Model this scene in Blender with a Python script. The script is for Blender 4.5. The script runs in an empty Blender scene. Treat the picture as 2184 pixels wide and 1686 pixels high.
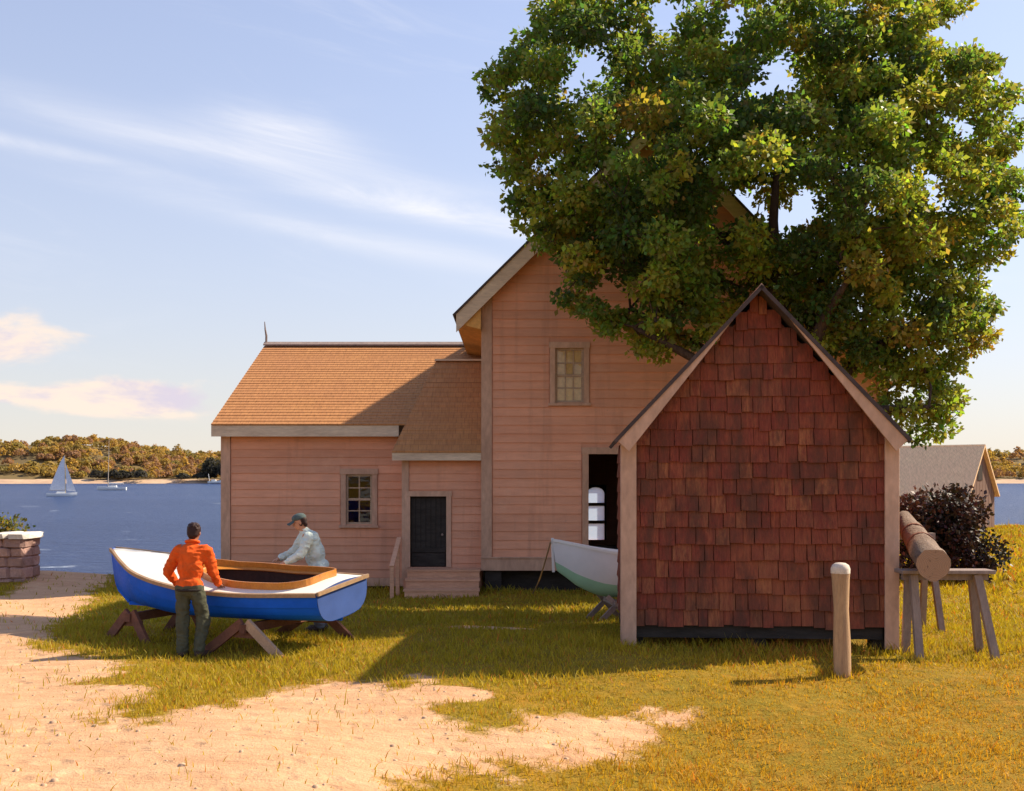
import bpy, bmesh, math, random
import numpy as np
from mathutils import Vector, Matrix, noise as mnoise
R = math.radians
random.seed(7); rng = np.random.default_rng(7)
sc = bpy.context.scene
COL = sc.collection

# ------------------------------------------------------------------ camera
F = 2300.0; CX = 1092.0; HY = 1015.0; ZC = 2.35          # focal length / horizon in the units the layout was measured in
cam = bpy.data.cameras.new('camera'); camo = bpy.data.objects.new('camera', cam); COL.objects.link(camo)
camo.location = (0, 0, ZC); camo.rotation_euler = (R(90), 0, 0)
cam.sensor_width = 36.0; cam.lens = 36.0 * F / 2184.0
cam.shift_y = (HY - 843.0) / 2184.0
cam.clip_start = 0.1; cam.clip_end = 6000
sc.camera = camo

# ------------------------------------------------------------------ sun, sky, exposure
SUN_AZ, SUN_EL = 66.0, 41.0                              # azimuth clockwise from +Y
sd = Vector((math.sin(R(SUN_AZ)) * math.cos(R(SUN_EL)), math.cos(R(SUN_AZ)) * math.cos(R(SUN_EL)), math.sin(R(SUN_EL))))
sl = bpy.data.lights.new('sun', 'SUN'); sl.energy = 5.0; sl.angle = R(0.6); sl.color = (1.0, 0.87, 0.66)
so = bpy.data.objects.new('sun', sl); COL.objects.link(so)
so.rotation_euler = (-sd).to_track_quat('-Z', 'Y').to_euler(); so.location = (30, 20, 40)

W = bpy.data.worlds.new('World'); sc.world = W; W.use_nodes = True
def build_world():
    nt = W.node_tree; N = nt.nodes; L = nt.links; N.clear()
    def nd(t, **k):
        n = N.new(t)
        for a, b in k.items(): setattr(n, a, b)
        return n
    def put(sock, v):
        if isinstance(v, bpy.types.NodeSocket): L.new(v, sock)
        else: sock.default_value = v
    def M(op, a, b=0.0, c=None, clamp=False):
        n = nd('ShaderNodeMath', operation=op, use_clamp=clamp); put(n.inputs[0], a); put(n.inputs[1], b)
        if c is not None: put(n.inputs[2], c)
        return n.outputs[0]
    def smooth(x, a, b):
        n = nd('ShaderNodeMapRange', interpolation_type='SMOOTHSTEP'); put(n.inputs[0], x); n.inputs[1].default_value = a; n.inputs[2].default_value = b
        return n.outputs[0]
    def comb(x, y, z):
        n = nd('ShaderNodeCombineXYZ'); put(n.inputs[0], x); put(n.inputs[1], y); put(n.inputs[2], z); return n.outputs[0]
    def noise(v, s, d=5, r=0.55, dist=0.0):
        n = nd('ShaderNodeTexNoise'); L.new(v, n.inputs['Vector']); n.inputs['Scale'].default_value = s
        n.inputs['Detail'].default_value = d; n.inputs['Roughness'].default_value = r; n.inputs['Distortion'].default_value = dist
        return n.outputs['Fac']
    def mix(f, a, b):
        n = nd('ShaderNodeMix', data_type='RGBA'); put(n.inputs[0], f); put(n.inputs[6], a); put(n.inputs[7], b); return n.outputs[2]
    sky = nd('ShaderNodeTexSky', sky_type='NISHITA', sun_disc=False)
    sky.sun_elevation = R(SUN_EL); sky.sun_rotation = R(SUN_AZ); sky.air_density = 1.0; sky.dust_density = 0.35; sky.ozone_density = 2.2
    tc = nd('ShaderNodeTexCoord'); sx = nd('ShaderNodeSeparateXYZ'); L.new(tc.outputs['Generated'], sx.inputs[0])
    x, y, z = sx.outputs
    az = M('ARCTAN2', x, y); el = M('ARCTAN2', z, M('SQRT', M('ADD', M('MULTIPLY', x, x), M('MULTIPLY', y, y))))
    up = smooth(el, -0.01, 0.02)
    # high cirrus: fibrous veils drawn out along a slightly falling direction
    ang = 0.15
    u = M('ADD', M('MULTIPLY', az, math.cos(ang)), M('MULTIPLY', el, -math.sin(ang)))
    v = M('ADD', M('MULTIPLY', az, math.sin(ang)), M('MULTIPLY', el, math.cos(ang)))
    cv = comb(M('MULTIPLY', u, 2.2), M('MULTIPLY', v, 13.0), 3.7)
    fib = noise(cv, 1.6, 9, 0.66, 0.9)
    big = noise(comb(M('MULTIPLY', u, 1.6), M('MULTIPLY', v, 5.0), 9.1), 1.3, 3, 0.5, 0.4)
    def streak(v0, w, u0, wu, k):
        a = M('DIVIDE', M('SUBTRACT', v, M('ADD', v0, M('MULTIPLY', M('SUBTRACT', big, 0.5), 0.05))), w); b = M('DIVIDE', M('SUBTRACT', u, u0), wu)
        return M('MULTIPLY', M('EXPONENT', M('MULTIPLY', M('ADD', M('MULTIPLY', a, a), M('MULTIPLY', b, b)), -1.0)), k)
    veil = M('MULTIPLY', smooth(fib, 0.50, 0.82), smooth(big, 0.42, 0.66))
    st = None
    for s in ((0.243, 0.016, -0.27, 0.20, 1.0), (0.228, 0.011, -0.08, 0.17, 1.0), (0.268, 0.014, -0.25, 0.07, 0.75), (0.190, 0.010, -0.18, 0.20, 0.55), (0.207, 0.008, -0.45, 0.13, 0.8), (0.47, 0.03, -0.1, 0.3, 0.4)):
        q = streak(*s); st = q if st is None else M('ADD', st, q)
    st = M('MULTIPLY', st, smooth(fib, 0.18, 0.80))
    cir = M('MULTIPLY', M('ADD', M('MULTIPLY', veil, 0.30), M('MULTIPLY', st, 1.05), clamp=True), smooth(el, 0.06, 0.16))
    # low fair-weather cumulus near the horizon
    n1 = noise(comb(M('MULTIPLY', az, 9.0), M('MULTIPLY', el, 22.0), 1.3), 1.0, 8, 0.56, 0.2)
    def bank(a0, e0, wa, we, k):
        a = M('DIVIDE', M('SUBTRACT', az, a0), wa); b = M('DIVIDE', M('SUBTRACT', el, e0), we)
        return M('MULTIPLY', M('EXPONENT', M('MULTIPLY', M('ADD', M('MULTIPLY', a, a), M('MULTIPLY', b, b)), -1.0)), k)
    bk = None
    for s in ((-0.44, 0.112, 0.06, 0.022, 0.42), (-0.315, 0.071, 0.055, 0.017, 0.42), (-0.39, 0.066, 0.05, 0.013, 0.34), (-0.45, 0.068, 0.03, 0.011, 0.32), (0.62, 0.10, 0.12, 0.025, 0.3), (-0.95, 0.09, 0.2, 0.02, 0.28), (1.5, 0.1, 0.3, 0.025, 0.3), (-1.9, 0.1, 0.3, 0.02, 0.3), (2.6, 0.09, 0.3, 0.02, 0.3)):
        q = bank(*s); bk = q if bk is None else M('ADD', bk, q)
    cu = M('MULTIPLY', smooth(M('ADD', n1, bk), 0.60, 0.78), smooth(bk, 0.02, 0.14))
    shade = noise(comb(M('MULTIPLY', az, 9.0), M('ADD', M('MULTIPLY', el, 22.0), -0.35), 1.3), 1.0, 8, 0.56, 0.2)
    lit = smooth(M('SUBTRACT', n1, shade), -0.14, 0.04)
    ccol = mix(lit, (3.2, 2.85, 3.35, 1), (4.5, 3.7, 3.1, 1))
    # thin haze whitening the lowest air
    hz = M('EXPONENT', M('MULTIPLY', M('MAXIMUM', el, 0.0), -2.4)); hz2 = M('EXPONENT', M('MULTIPLY', M('MAXIMUM', el, 0.0), -14.0))
    tint = nd('ShaderNodeMix', data_type='RGBA', blend_type='MULTIPLY'); tint.inputs[0].default_value = 1.0
    L.new(sky.outputs[0], tint.inputs[6]); tint.inputs[7].default_value = SKYTINT
    c = mix(M('MULTIPLY', hz, 0.93), tint.outputs[2], mix(hz2, (2.42, 2.44, 2.62, 1), (3.45, 3.25, 2.85, 1)))
    c = mix(M('MULTIPLY', M('MULTIPLY', cir, 0.82), up), c, (4.3, 4.25, 4.4, 1))
    c = mix(M('MULTIPLY', M('MULTIPLY', cu, 0.85), up), c, ccol)
    bg = nd('ShaderNodeBackground'); L.new(c, bg.inputs[0]); bg.inputs[1].default_value = SKYK
    out = nd('ShaderNodeOutputWorld'); L.new(bg.outputs[0], out.inputs[0])
SKYTINT = (1.10, 0.95, 0.96, 1); SKYK = 0.15
build_world()
sc.view_settings.view_transform = 'Standard'; sc.view_settings.look = 'None'
sc.view_settings.exposure = 0.7; sc.view_settings.gamma = 1.0; sc.view_settings.use_curve_mapping = False
sc.cycles.max_bounces = 8; sc.cycles.diffuse_bounces = 4; sc.cycles.transparent_max_bounces = 12

# ------------------------------------------------------------------ helpers
def P(dx, dy, Y): return Vector(((dx - CX) / F * Y, Y, ZC - (dy - HY) / F * Y))
def PX(dx, Y): return (dx - CX) / F * Y
def PZ(dy, Y): return ZC - (dy - HY) / F * Y
def sstep(a, b, x):
    t = np.clip((np.asarray(x, float) - a) / (b - a), 0, 1); return t * t * (3 - 2 * t)
WM = {}
def link(o, parent=None):
    COL.objects.link(o)
    if parent is not None:
        o.parent = parent; o.matrix_parent_inverse = WM.get(parent, Matrix()).inverted()
    return o
def tag(o, label=None, cat=None, group=None, kind=None):
    if label: o['label'] = label
    if cat: o['category'] = cat
    if group: o['group'] = group
    if kind: o['kind'] = kind
    return o
def thing(name, loc, label, cat, group=None):
    o = bpy.data.objects.new(name, None); o.empty_display_size = 0.2; o.location = loc
    WM[o] = Matrix.Translation(loc); COL.objects.link(o); return tag(o, label, cat, group)
class MB:
    def __init__(s, M=None): s.v = []; s.f = []; s.M = M
    def add(s, vs, fs):
        b = len(s.v)
        for v in vs:
            v = Vector(v); s.v.append(tuple(s.M @ v) if s.M is not None else tuple(v))
        s.f += [tuple(b + i for i in f) for f in fs]; return s
    def box(s, x0, x1, y0, y1, z0, z1):
        return s.add([(x0,y0,z0),(x1,y0,z0),(x1,y1,z0),(x0,y1,z0),(x0,y0,z1),(x1,y0,z1),(x1,y1,z1),(x0,y1,z1)],
                     [(0,3,2,1),(4,5,6,7),(0,1,5,4),(1,2,6,5),(2,3,7,6),(3,0,4,7)])
    def prism(s, poly, y0, y1):      # polygon in (x,z), extruded along y
        n = len(poly)
        return s.add([(x, y0, z) for x, z in poly] + [(x, y1, z) for x, z in poly],
                     [tuple(range(n)), tuple(range(2*n-1, n-1, -1))] + [(i, i+n, (i+1) % n + n, (i+1) % n) for i in range(n)])
    def prism_x(s, poly, x0, x1):    # polygon in (y,z), extruded along x
        n = len(poly)
        return s.add([(x0, y, z) for y, z in poly] + [(x1, y, z) for y, z in poly],
                     [tuple(range(n)), tuple(range(2*n-1, n-1, -1))] + [(i, i+n, (i+1) % n + n, (i+1) % n) for i in range(n)])
    def bar(s, a, b, w, h, up=(0,0,1), w2=None, h2=None):
        a = Vector(a); b = Vector(b); d = (b - a).normalized(); up = Vector(up)
        r = d.cross(up)
        if r.length < 1e-4: r = d.cross(Vector((0, 1, 0)))
        r.normalize(); u = r.cross(d).normalized(); vs = []
        for p, ww, hh in ((a, w, h), (b, w2 or w, h2 or h)):
            for i, j in ((-1,-1),(1,-1),(1,1),(-1,1)): vs.append(p + r*(i*ww/2) + u*(j*hh/2))
        return s.add(vs, [(0,1,2,3),(7,6,5,4),(0,4,5,1),(1,5,6,2),(2,6,7,3),(3,7,4,0)])
    def tube(s, pts, rad, n=8, cap=True):
        pts = [Vector(p) for p in pts]; rr = rad if isinstance(rad, (list, tuple)) else [rad]*len(pts)
        b = len(s.v); t0 = (pts[1]-pts[0]).normalized(); ref = Vector((0,0,1)) if abs(t0.z) < .9 else Vector((1,0,0))
        for k, p in enumerate(pts):
            t = (pts[min(k+1, len(pts)-1)] - pts[max(k-1, 0)]).normalized(); r = t.cross(ref).normalized(); u = r.cross(t)
            for i in range(n):
                a = 2*math.pi*i/n; q = p + (r*math.cos(a) + u*math.sin(a))*rr[k]
                s.v.append(tuple(s.M @ q) if s.M is not None else tuple(q))
        for k in range(len(pts)-1):
            for i in range(n): s.f.append((b+k*n+i, b+k*n+(i+1) % n, b+(k+1)*n+(i+1) % n, b+(k+1)*n+i))
        if cap: s.f.append(tuple(b+i for i in range(n-1, -1, -1))); s.f.append(tuple(b+(len(pts)-1)*n+i for i in range(n)))
        return s
    def grid(s, rows, close=False):
        n = len(rows[0]); b = len(s.v)
        for r in rows:
            for q in r: s.v.append(tuple(s.M @ Vector(q)) if s.M is not None else tuple(q))
        for k in range(len(rows)-1):
            for i in range(n if close else n-1): s.f.append((b+k*n+i, b+k*n+(i+1) % n, b+(k+1)*n+(i+1) % n, b+(k+1)*n+i))
        return s
    def mesh(s, name):
        me = bpy.data.meshes.new(name); me.from_pydata(s.v, [], s.f); me.update(); return me
    def build(s, name, mat, parent=None, smooth=False, bevel=0.0, fix=True):
        me = s.mesh(name)
        if fix or bevel:
            bm = bmesh.new(); bm.from_mesh(me)
            if fix: bmesh.ops.recalc_face_normals(bm, faces=bm.faces)
            if bevel: bmesh.ops.bevel(bm, geom=[e for e in bm.edges if e.is_manifold and e.calc_face_angle(0) > .5], offset=bevel, segments=1, affect='EDGES', profile=.5)
            bm.to_mesh(me); bm.free()
        if smooth: me.polygons.foreach_set('use_smooth', [True]*len(me.polygons))
        me.materials.append(mat); o = bpy.data.objects.new(name, me); WM[o] = Matrix()
        return link(o, parent)
def np_mesh(name, V, faces_flat, per, mat, parent=None, attr=None, smooth=False):
    """fast mesh from numpy: per = verts per face"""
    me = bpy.data.meshes.new(name); nf = len(faces_flat)//per
    me.vertices.add(len(V)); me.vertices.foreach_set('co', np.asarray(V, np.float32).ravel())
    me.loops.add(len(faces_flat)); me.loops.foreach_set('vertex_index', np.asarray(faces_flat, np.int32))
    me.polygons.add(nf); me.polygons.foreach_set('loop_start', np.arange(0, nf*per, per, dtype=np.int32))
    me.polygons.foreach_set('loop_total', np.full(nf, per, np.int32))
    if smooth: me.polygons.foreach_set('use_smooth', np.ones(nf, bool))
    me.update(calc_edges=True)
    for k, a in (attr or {}).items():
        if a.ndim == 1:
            at = me.attributes.new(k, 'FLOAT', 'POINT'); at.data.foreach_set('value', a.astype(np.float32))
        else:
            at = me.attributes.new(k, 'FLOAT_COLOR', 'POINT'); c = np.ones((len(a), 4), np.float32); c[:, :3] = a; at.data.foreach_set('color', c.ravel())
    me.materials.append(mat); o = bpy.data.objects.new(name, me); WM[o] = Matrix()
    return link(o, parent)

# ------------------------------------------------------------------ materials
class NT:
    def __init__(s, name):
        s.m = bpy.data.materials.new(name); s.m.use_nodes = True; s.t = s.m.node_tree; s.N = s.t.nodes; s.L = s.t.links; s.N.clear()
        s.out = s.N.new('ShaderNodeOutputMaterial')
    def nd(s, t, **k):
        n = s.N.new(t)
        for a, b in k.items(): setattr(n, a, b)
        return n
    def put(s, sock, v):
        if isinstance(v, bpy.types.NodeSocket): s.L.new(v, sock)
        else: sock.default_value = v
    def pos(s, scale=(1,1,1)):
        g = s.nd('ShaderNodeNewGeometry'); m = s.nd('ShaderNodeVectorMath', operation='MULTIPLY'); s.L.new(g.outputs['Position'], m.inputs[0]); m.inputs[1].default_value = scale
        return m.outputs[0]
    def noise(s, vec, scale, detail=4, rough=.55, dist=0):
        n = s.nd('ShaderNodeTexNoise'); s.L.new(vec, n.inputs['Vector']); n.inputs['Scale'].default_value = scale
        n.inputs['Detail'].default_value = detail; n.inputs['Roughness'].default_value = rough; n.inputs['Distortion'].default_value = dist; return n.outputs['Fac']
    def mp(s, x, a, b, c=0.0, d=1.0):
        n = s.nd('ShaderNodeMapRange'); s.put(n.inputs[0], x); n.inputs[1].default_value = a; n.inputs[2].default_value = b; n.inputs[3].default_value = c; n.inputs[4].default_value = d
        return n.outputs[0]
    def math(s, op, a, b=0.0):
        n = s.nd('ShaderNodeMath', operation=op); s.put(n.inputs[0], a); s.put(n.inputs[1], b); return n.outputs[0]
    def mix(s, f, a, b, bt='MIX'):
        n = s.nd('ShaderNodeMix', data_type='RGBA', blend_type=bt); s.put(n.inputs[0], f); s.put(n.inputs[6], a); s.put(n.inputs[7], b); return n.outputs[2]
    def rand(s): return s.nd('ShaderNodeObjectInfo').outputs['Random']
    def bsdf(s, col, rough=.8, bump=None, bs=.3, bd=.01, spec=.3, metal=0.0, **kw):
        b = s.nd('ShaderNodeBsdfPrincipled'); s.put(b.inputs['Base Color'], col); s.put(b.inputs['Roughness'], rough)
        b.inputs['Specular IOR Level'].default_value = spec; b.inputs['Metallic'].default_value = metal
        for k, v in kw.items(): s.put(b.inputs[k.replace('_', ' ')], v)
        if bump is not None:
            n = s.nd('ShaderNodeBump'); n.inputs['Strength'].default_value = bs; n.inputs['Distance'].default_value = bd; s.L.new(bump, n.inputs['Height']); s.L.new(n.outputs[0], b.inputs['Normal'])
        return b
    def done(s, b): s.L.new(b.outputs[0] if hasattr(b, 'outputs') else b, s.out.inputs[0]); return s.m
def rgb(*c): return (c[0], c[1], c[2], 1)
def sh(c, k): return rgb(*(min(.95, x*k) for x in c[:3]))
def simple(name, c1, c2=None, scale=3.0, stretch=(1,1,1), rough=.8, bs=.3, bd=.008, spec=.25, rnd=.0, fine=18.0, con=.55, **kw):
    t = NT(name); c1 = rgb(*c1); c2 = rgb(*c2) if c2 else sh(c1, .7)
    p = t.pos(stretch); n = t.noise(p, scale, 6, .62); n2 = t.noise(p, scale*fine/3, 4, .6)
    c = t.mix(t.mp(n, .32, .68), c1, c2)
    c = t.mix(con, c, t.mix(t.mp(n2, .3, .7), rgb(.72,.72,.72), rgb(1.18,1.18,1.18)), 'MULTIPLY')
    if rnd: c = t.mix(1.0, c, t.mix(t.rand(), rgb(1-rnd,1-rnd,1-rnd), rgb(1+rnd,1+rnd,1+rnd)), 'MULTIPLY')
    return t.done(t.bsdf(c, rough, t.math('ADD', n2, t.math('MULTIPLY', n, .6)), bs, bd, spec, **kw))
M = {}
M['clap'] = simple('weathered pink clapboard', (.79,.388,.245), (.68,.318,.195), .7, (.5,1,3), .85, .3, .005, .15, .08, con=.3)
def weathered(m):
    """old paint: chalky faded areas and rain streaks over the board colour"""
    nt = m.node_tree; b = next(n for n in nt.nodes if n.type == 'BSDF_PRINCIPLED'); src = b.inputs['Base Color'].links[0].from_socket
    g = nt.nodes.new('ShaderNodeNewGeometry'); f = src
    for sc_, st_, lo_, hi_, k_, col in ((1.0, (.5, .5, .35), .5, .72, .5, (.56,.32,.23,1)), (1.0, (3.5, 3.5, .28), .54, .74, .45, (.42,.215,.14,1)), (1.0, (1.3, 1.3, .9), .60, .75, .35, (.80,.47,.32,1)), (1.0, (9, 9, 6), .66, .74, .4, (.34,.20,.15,1))):
        v = nt.nodes.new('ShaderNodeVectorMath'); v.operation = 'MULTIPLY'; nt.links.new(g.outputs['Position'], v.inputs[0]); v.inputs[1].default_value = st_
        n = nt.nodes.new('ShaderNodeTexNoise'); nt.links.new(v.outputs[0], n.inputs['Vector']); n.inputs['Scale'].default_value = sc_; n.inputs['Detail'].default_value = 7; n.inputs['Roughness'].default_value = .62
        r = nt.nodes.new('ShaderNodeMapRange'); nt.links.new(n.outputs['Fac'], r.inputs[0]); r.inputs[1].default_value = lo_; r.inputs[2].default_value = hi_; r.inputs[4].default_value = k_
        x = nt.nodes.new('ShaderNodeMix'); x.data_type = 'RGBA'; nt.links.new(r.outputs[0], x.inputs[0]); nt.links.new(f, x.inputs[6]); x.inputs[7].default_value = col; f = x.outputs[2]
    nt.links.new(f, b.inputs['Base Color'])
weathered(M['clap'])
M['trim'] = simple('tan trim paint', (.62,.385,.27), (.50,.30,.205), 2.0, (1,1,.4), .8, .3, .005, .2, .08)
M['fascia'] = simple('pale fascia paint', (.74,.58,.42), (.60,.45,.32), 2.2, (.4,1,2), .75, .3, .005, .2)
M['soffit'] = simple('soffit boards with warm bounce tint', (.78,.42,.13), (.64,.33,.10), 2.2, (1,.4,1), .8, .3, .005, .2)  # orange carries the warm ground bounce under the eaves in its colour
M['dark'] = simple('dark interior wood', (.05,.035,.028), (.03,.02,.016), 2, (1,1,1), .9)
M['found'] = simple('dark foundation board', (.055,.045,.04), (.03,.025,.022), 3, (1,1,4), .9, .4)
M['step'] = simple('weathered step boards', (.72,.40,.25), (.58,.31,.19), 2.5, (.5,3,3), .85, .4, .006, .15, .12)
M['greywood'] = simple('grey weathered timber', (.34,.26,.22), (.24,.18,.16), 3, (3,3,.6), .9, .5, .008, .15, .12)
M['brownwood'] = simple('brown sawhorse timber', (.26,.115,.07), (.15,.062,.042), 3, (2,2,2), .85, .5, .006, .2, .25)
M['palewood'] = simple('pale cut timber', (.50,.33,.21), (.38,.24,.15), 3, (2,2,2), .8, .4, .006, .2, .15)
M['post'] = simple('weathered fence post', (.52,.33,.18), (.36,.22,.13), 4, (4,4,.5), .85, .6, .010, .2)
M['posttop'] = simple('pale post top', (.72,.62,.52), (.6,.48,.38), 5, (1,1,1), .85, .5, .006)
M['log'] = simple('peeled log bark', (.33,.24,.18), (.18,.12,.09), 3, (3,.5,3), .9, 1.0, .03, .15)
M['logend'] = None
M['shingle'] = None
def shingle_mat():
    t = NT('red brown cedar shingle'); r = t.rand()
    p = t.pos((9, 9, .9)); n = t.noise(p, 2.2, 6, .65); g = t.noise(t.pos((40, 40, 1.5)), 1.5, 4, .6); big = t.noise(t.pos(), .9, 3)
    base = t.nd('ShaderNodeValToRGB'); t.L.new(r, base.inputs[0]); cr = base.color_ramp
    cr.elements[0].position = 0; cr.elements[0].color = rgb(.23,.062,.036); cr.elements[1].position = 1; cr.elements[1].color = rgb(.42,.155,.065)
    for q, c in ((.30, (.27,.068,.038)), (.55, (.32,.095,.046)), (.72, (.24,.072,.042)), (.88, (.35,.135,.062))):
        e = cr.elements.new(q); e.color = rgb(*c)
    c = t.mix(t.mp(n, .3, .72), base.outputs[0], rgb(.19,.040,.030))
    c = t.mix(.7, c, t.mix(t.mp(g, .3, .7), rgb(.6,.6,.6), rgb(1.3,1.25,1.2)), 'MULTIPLY')
    c = t.mix(t.mp(big, .45, .75, 0, .45), c, rgb(.36,.125,.056))
    st_ = t.noise(t.pos((2.2, 2.2, .8)), 1.5, 7, .68); c = t.mix(t.mp(st_, .44, .62, 0, .75), c, rgb(.095,.042,.028))
    return t.done(t.bsdf(c, .85, t.math('ADD', g, n), .55, .008, .15))
M['shingle'] = shingle_mat()
def roof_mat(name, c1, c2, c3, sx=.2):
    t = NT(name); b = t.nd('ShaderNodeTexBrick'); b.offset = .37; b.offset_frequency = 2; b.squash = 1
    m = t.pos((1, 1.1, 0)); t.L.new(m, b.inputs['Vector']); b.inputs['Scale'].default_value = 1.0
    b.inputs['Brick Width'].default_value = sx; b.inputs['Row Height'].default_value = .20; b.inputs['Mortar Size'].default_value = .006
    b.inputs['Color1'].default_value = rgb(*c1); b.inputs['Color2'].default_value = rgb(*c2); b.inputs['Mortar'].default_value = rgb(*[x*.72 for x in c3])
    n = t.noise(t.pos((1, 1, 1)), .55, 6, .6); n2 = t.noise(t.pos((14, 2, 2)), 1.6, 4)
    c = t.mix(t.mp(n, .35, .7, 0, .7), b.outputs[0], rgb(*c3)); c = t.mix(.5, c, t.mix(t.mp(n2, .3, .7), rgb(.7,.7,.7), rgb(1.2,1.2,1.2)), 'MULTIPLY')
    return t.done(t.bsdf(c, .85, t.math('ADD', n2, b.outputs['Fac']), .5, .01, .15))
M['roof'] = roof_mat('sun bleached wood shingle roof', (.53,.245,.092), (.47,.21,.08), (.45,.20,.085))
M['roofpale'] = roof_mat('pale barn roof', (.95,.66,.38), (.92,.62,.36), (.90,.60,.36))
M['roofdark'] = simple('dark roof edge', (.10,.07,.065), (.06,.045,.045), 4, (1,1,1), .9, .4)
M['barn'] = simple('brown barn boards', (.26,.155,.115), (.18,.105,.08), 1.5, (3,3,.4), .9, .4)
def paint(name, c, rough=.35, var=.12, spec=.45, bs=.15):
    t = NT(name); p = t.pos(); n = t.noise(p, 2.0, 5, .6); f = t.noise(p, 26, 4, .65); w = t.noise(t.pos((3, 3, 12)), 2.2, 6, .7)
    col = t.mix(t.mp(n, .3, .7), sh(c, 1-var), sh(c, 1+var)); col = t.mix(t.mp(w, .66, .85, 0, .18), col, sh([(x+.25)*.6 for x in c], 1))
    return t.done(t.bsdf(col, t.mp(f, .3, .7, rough*.8, rough*1.35), f, bs, .003, spec))
M['blue'] = paint('cobalt hull paint', (.008,.115,.66), .5, .18, .15)
M['transom'] = paint('hull paint in transom light', (.050,.095,.28), .5, .15, .3)  # hull's own paint; the transom's different lighting is put into this colour
M['deck'] = paint('cream deck canvas', (.80,.74,.64), .55, .05, .3, .25)
M['rail'] = simple('tan rub rail', (.42,.27,.15), (.32,.19,.10), 4, (1,1,1), .5, .2, .004, .4)
M['varnish'] = simple('orange varnished coaming', (.60,.235,.035), (.46,.16,.025), 5, (1.5,1.5,1), .32, .15, .003, .5)
M['cockpit'] = simple('dark cockpit boards', (.060,.028,.022), (.035,.018,.016), 5, (1,1,1), .7)
M['white'] = paint('white boat paint', (.78,.78,.76), .45, .04, .4)
M['lav'] = paint('white dory paint', (.74,.74,.76), .5, .06, .35)
M['green'] = paint('pale green bottom paint', (.34,.58,.40), .55, .10, .3)
M['sail'] = simple('sail cloth', (.80,.80,.82), (.72,.72,.76), .8, (1,1,1), .8, .1)
M['mast'] = simple('mast', (.62,.52,.38), (.5,.4,.3), 1, (1,1,1), .6)
M['rope'] = simple('hemp rope', (.45,.30,.16), (.3,.2,.1), 30, (1,1,1), .9)
M['stone'] = simple('pinkish granite', (.50,.31,.26), (.33,.20,.17), 3, (1,1,1), .9, .8, .03, .2, .22)
M['cap'] = simple('pale capstone', (.74,.69,.63), (.58,.52,.46), 3, (1,1,1), .9, .7, .03, .2, .08)
M['pebble'] = simple('pale pebbles', (.62,.42,.27), (.42,.27,.17), 9, (1,1,1), .9, .3, .01, .2)
M['bark'] = simple('tree bark', (.13,.085,.065), (.07,.045,.035), 4, (4,4,.7), .95, 1.0, .03, .1)
M['blind'] = simple('cream roller blind', (.95,.70,.34), (.92,.64,.30), 2, (1,1,1), .9, .1)
M['sash'] = simple('window sash paint', (.52,.36,.24), (.42,.28,.19), 4, (1,1,1), .7, .2)
M['skin1'] = simple('tanned skin', (.36,.17,.10), (.30,.13,.075), 8, (1,1,1), .55, .1, .002)
M['skin2'] = simple('fair skin', (.58,.29,.17), (.50,.23,.13), 8, (1,1,1), .55, .1, .002)
def cloth(name, c, var=.18, s=9.0):
    t = NT(name); n = t.noise(t.pos((1, 1, .55)), s, 4, .55, .6); f = t.noise(t.pos(), 160, 2)
    return t.done(t.bsdf(t.mix(t.mp(n, .3, .7), sh(c, 1-var), sh(c, 1+var)), .9, t.math('ADD', n, t.math('MULTIPLY', f, .12)), .5, .02, .1))
M['orange'] = cloth('orange red work shirt', (.70,.105,.018)); M['olive'] = cloth('dark olive trousers', (.085,.085,.055))
M['mint'] = cloth('pale mint shirt', (.60,.66,.58), .06); M['greytr'] = cloth('grey trousers', (.16,.17,.19)); M['capcloth'] = cloth('slate green cap cloth', (.095,.125,.12))
M['hair'] = simple('dark brown hair', (.045,.018,.014), (.025,.011,.010), 40, (1,1,1), .6, .6, .006)
M['shoe'] = simple('brown leather shoes', (.07,.04,.028), (.04,.025,.018), 8, (1,1,1), .6)
M['belt'] = simple('dark belt', (.04,.03,.025), None, 8)
def glass_mat():
    t = NT('old window glass'); n = t.noise(t.pos(), 2.2, 3); fr = t.nd('ShaderNodeFresnel'); fr.inputs[0].default_value = 1.5
    bp = t.nd('ShaderNodeBump'); bp.inputs['Strength'].default_value = .25; bp.inputs['Distance'].default_value = .03; t.L.new(n, bp.inputs['Height'])
    g = t.nd('ShaderNodeBsdfGlossy'); g.inputs['Roughness'].default_value = .03; t.L.new(bp.outputs[0], g.inputs['Normal']); t.L.new(bp.outputs[0], fr.inputs['Normal'])
    tr = t.nd('ShaderNodeBsdfTransparent'); tr.inputs[0].default_value = rgb(.95,.95,.93)
    mx = t.nd('ShaderNodeMixShader'); t.L.new(t.math('ADD', t.math('MULTIPLY', fr.outputs[0], .8), .02), mx.inputs[0]); t.L.new(tr.outputs[0], mx.inputs[1]); t.L.new(g.outputs[0], mx.inputs[2])
    return t.done(mx)
M['glass'] = glass_mat()
def skyglow_mat():  # blue translucent colour put in so the pane shows a pale sky glow
    t = NT('dusty window pane'); n = t.noise(t.pos(), 6, 5)
    tl = t.nd('ShaderNodeBsdfTranslucent'); t.L.new(t.mix(n, rgb(.42,.56,.74), rgb(.52,.64,.80)), tl.inputs[0])
    tr = t.nd('ShaderNodeBsdfTransparent'); mx = t.nd('ShaderNodeMixShader'); mx.inputs[0].default_value = .25
    t.L.new(tl.outputs[0], mx.inputs[1]); t.L.new(tr.outputs[0], mx.inputs[2]); return t.done(mx)
M['skyglow'] = skyglow_mat()
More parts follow.
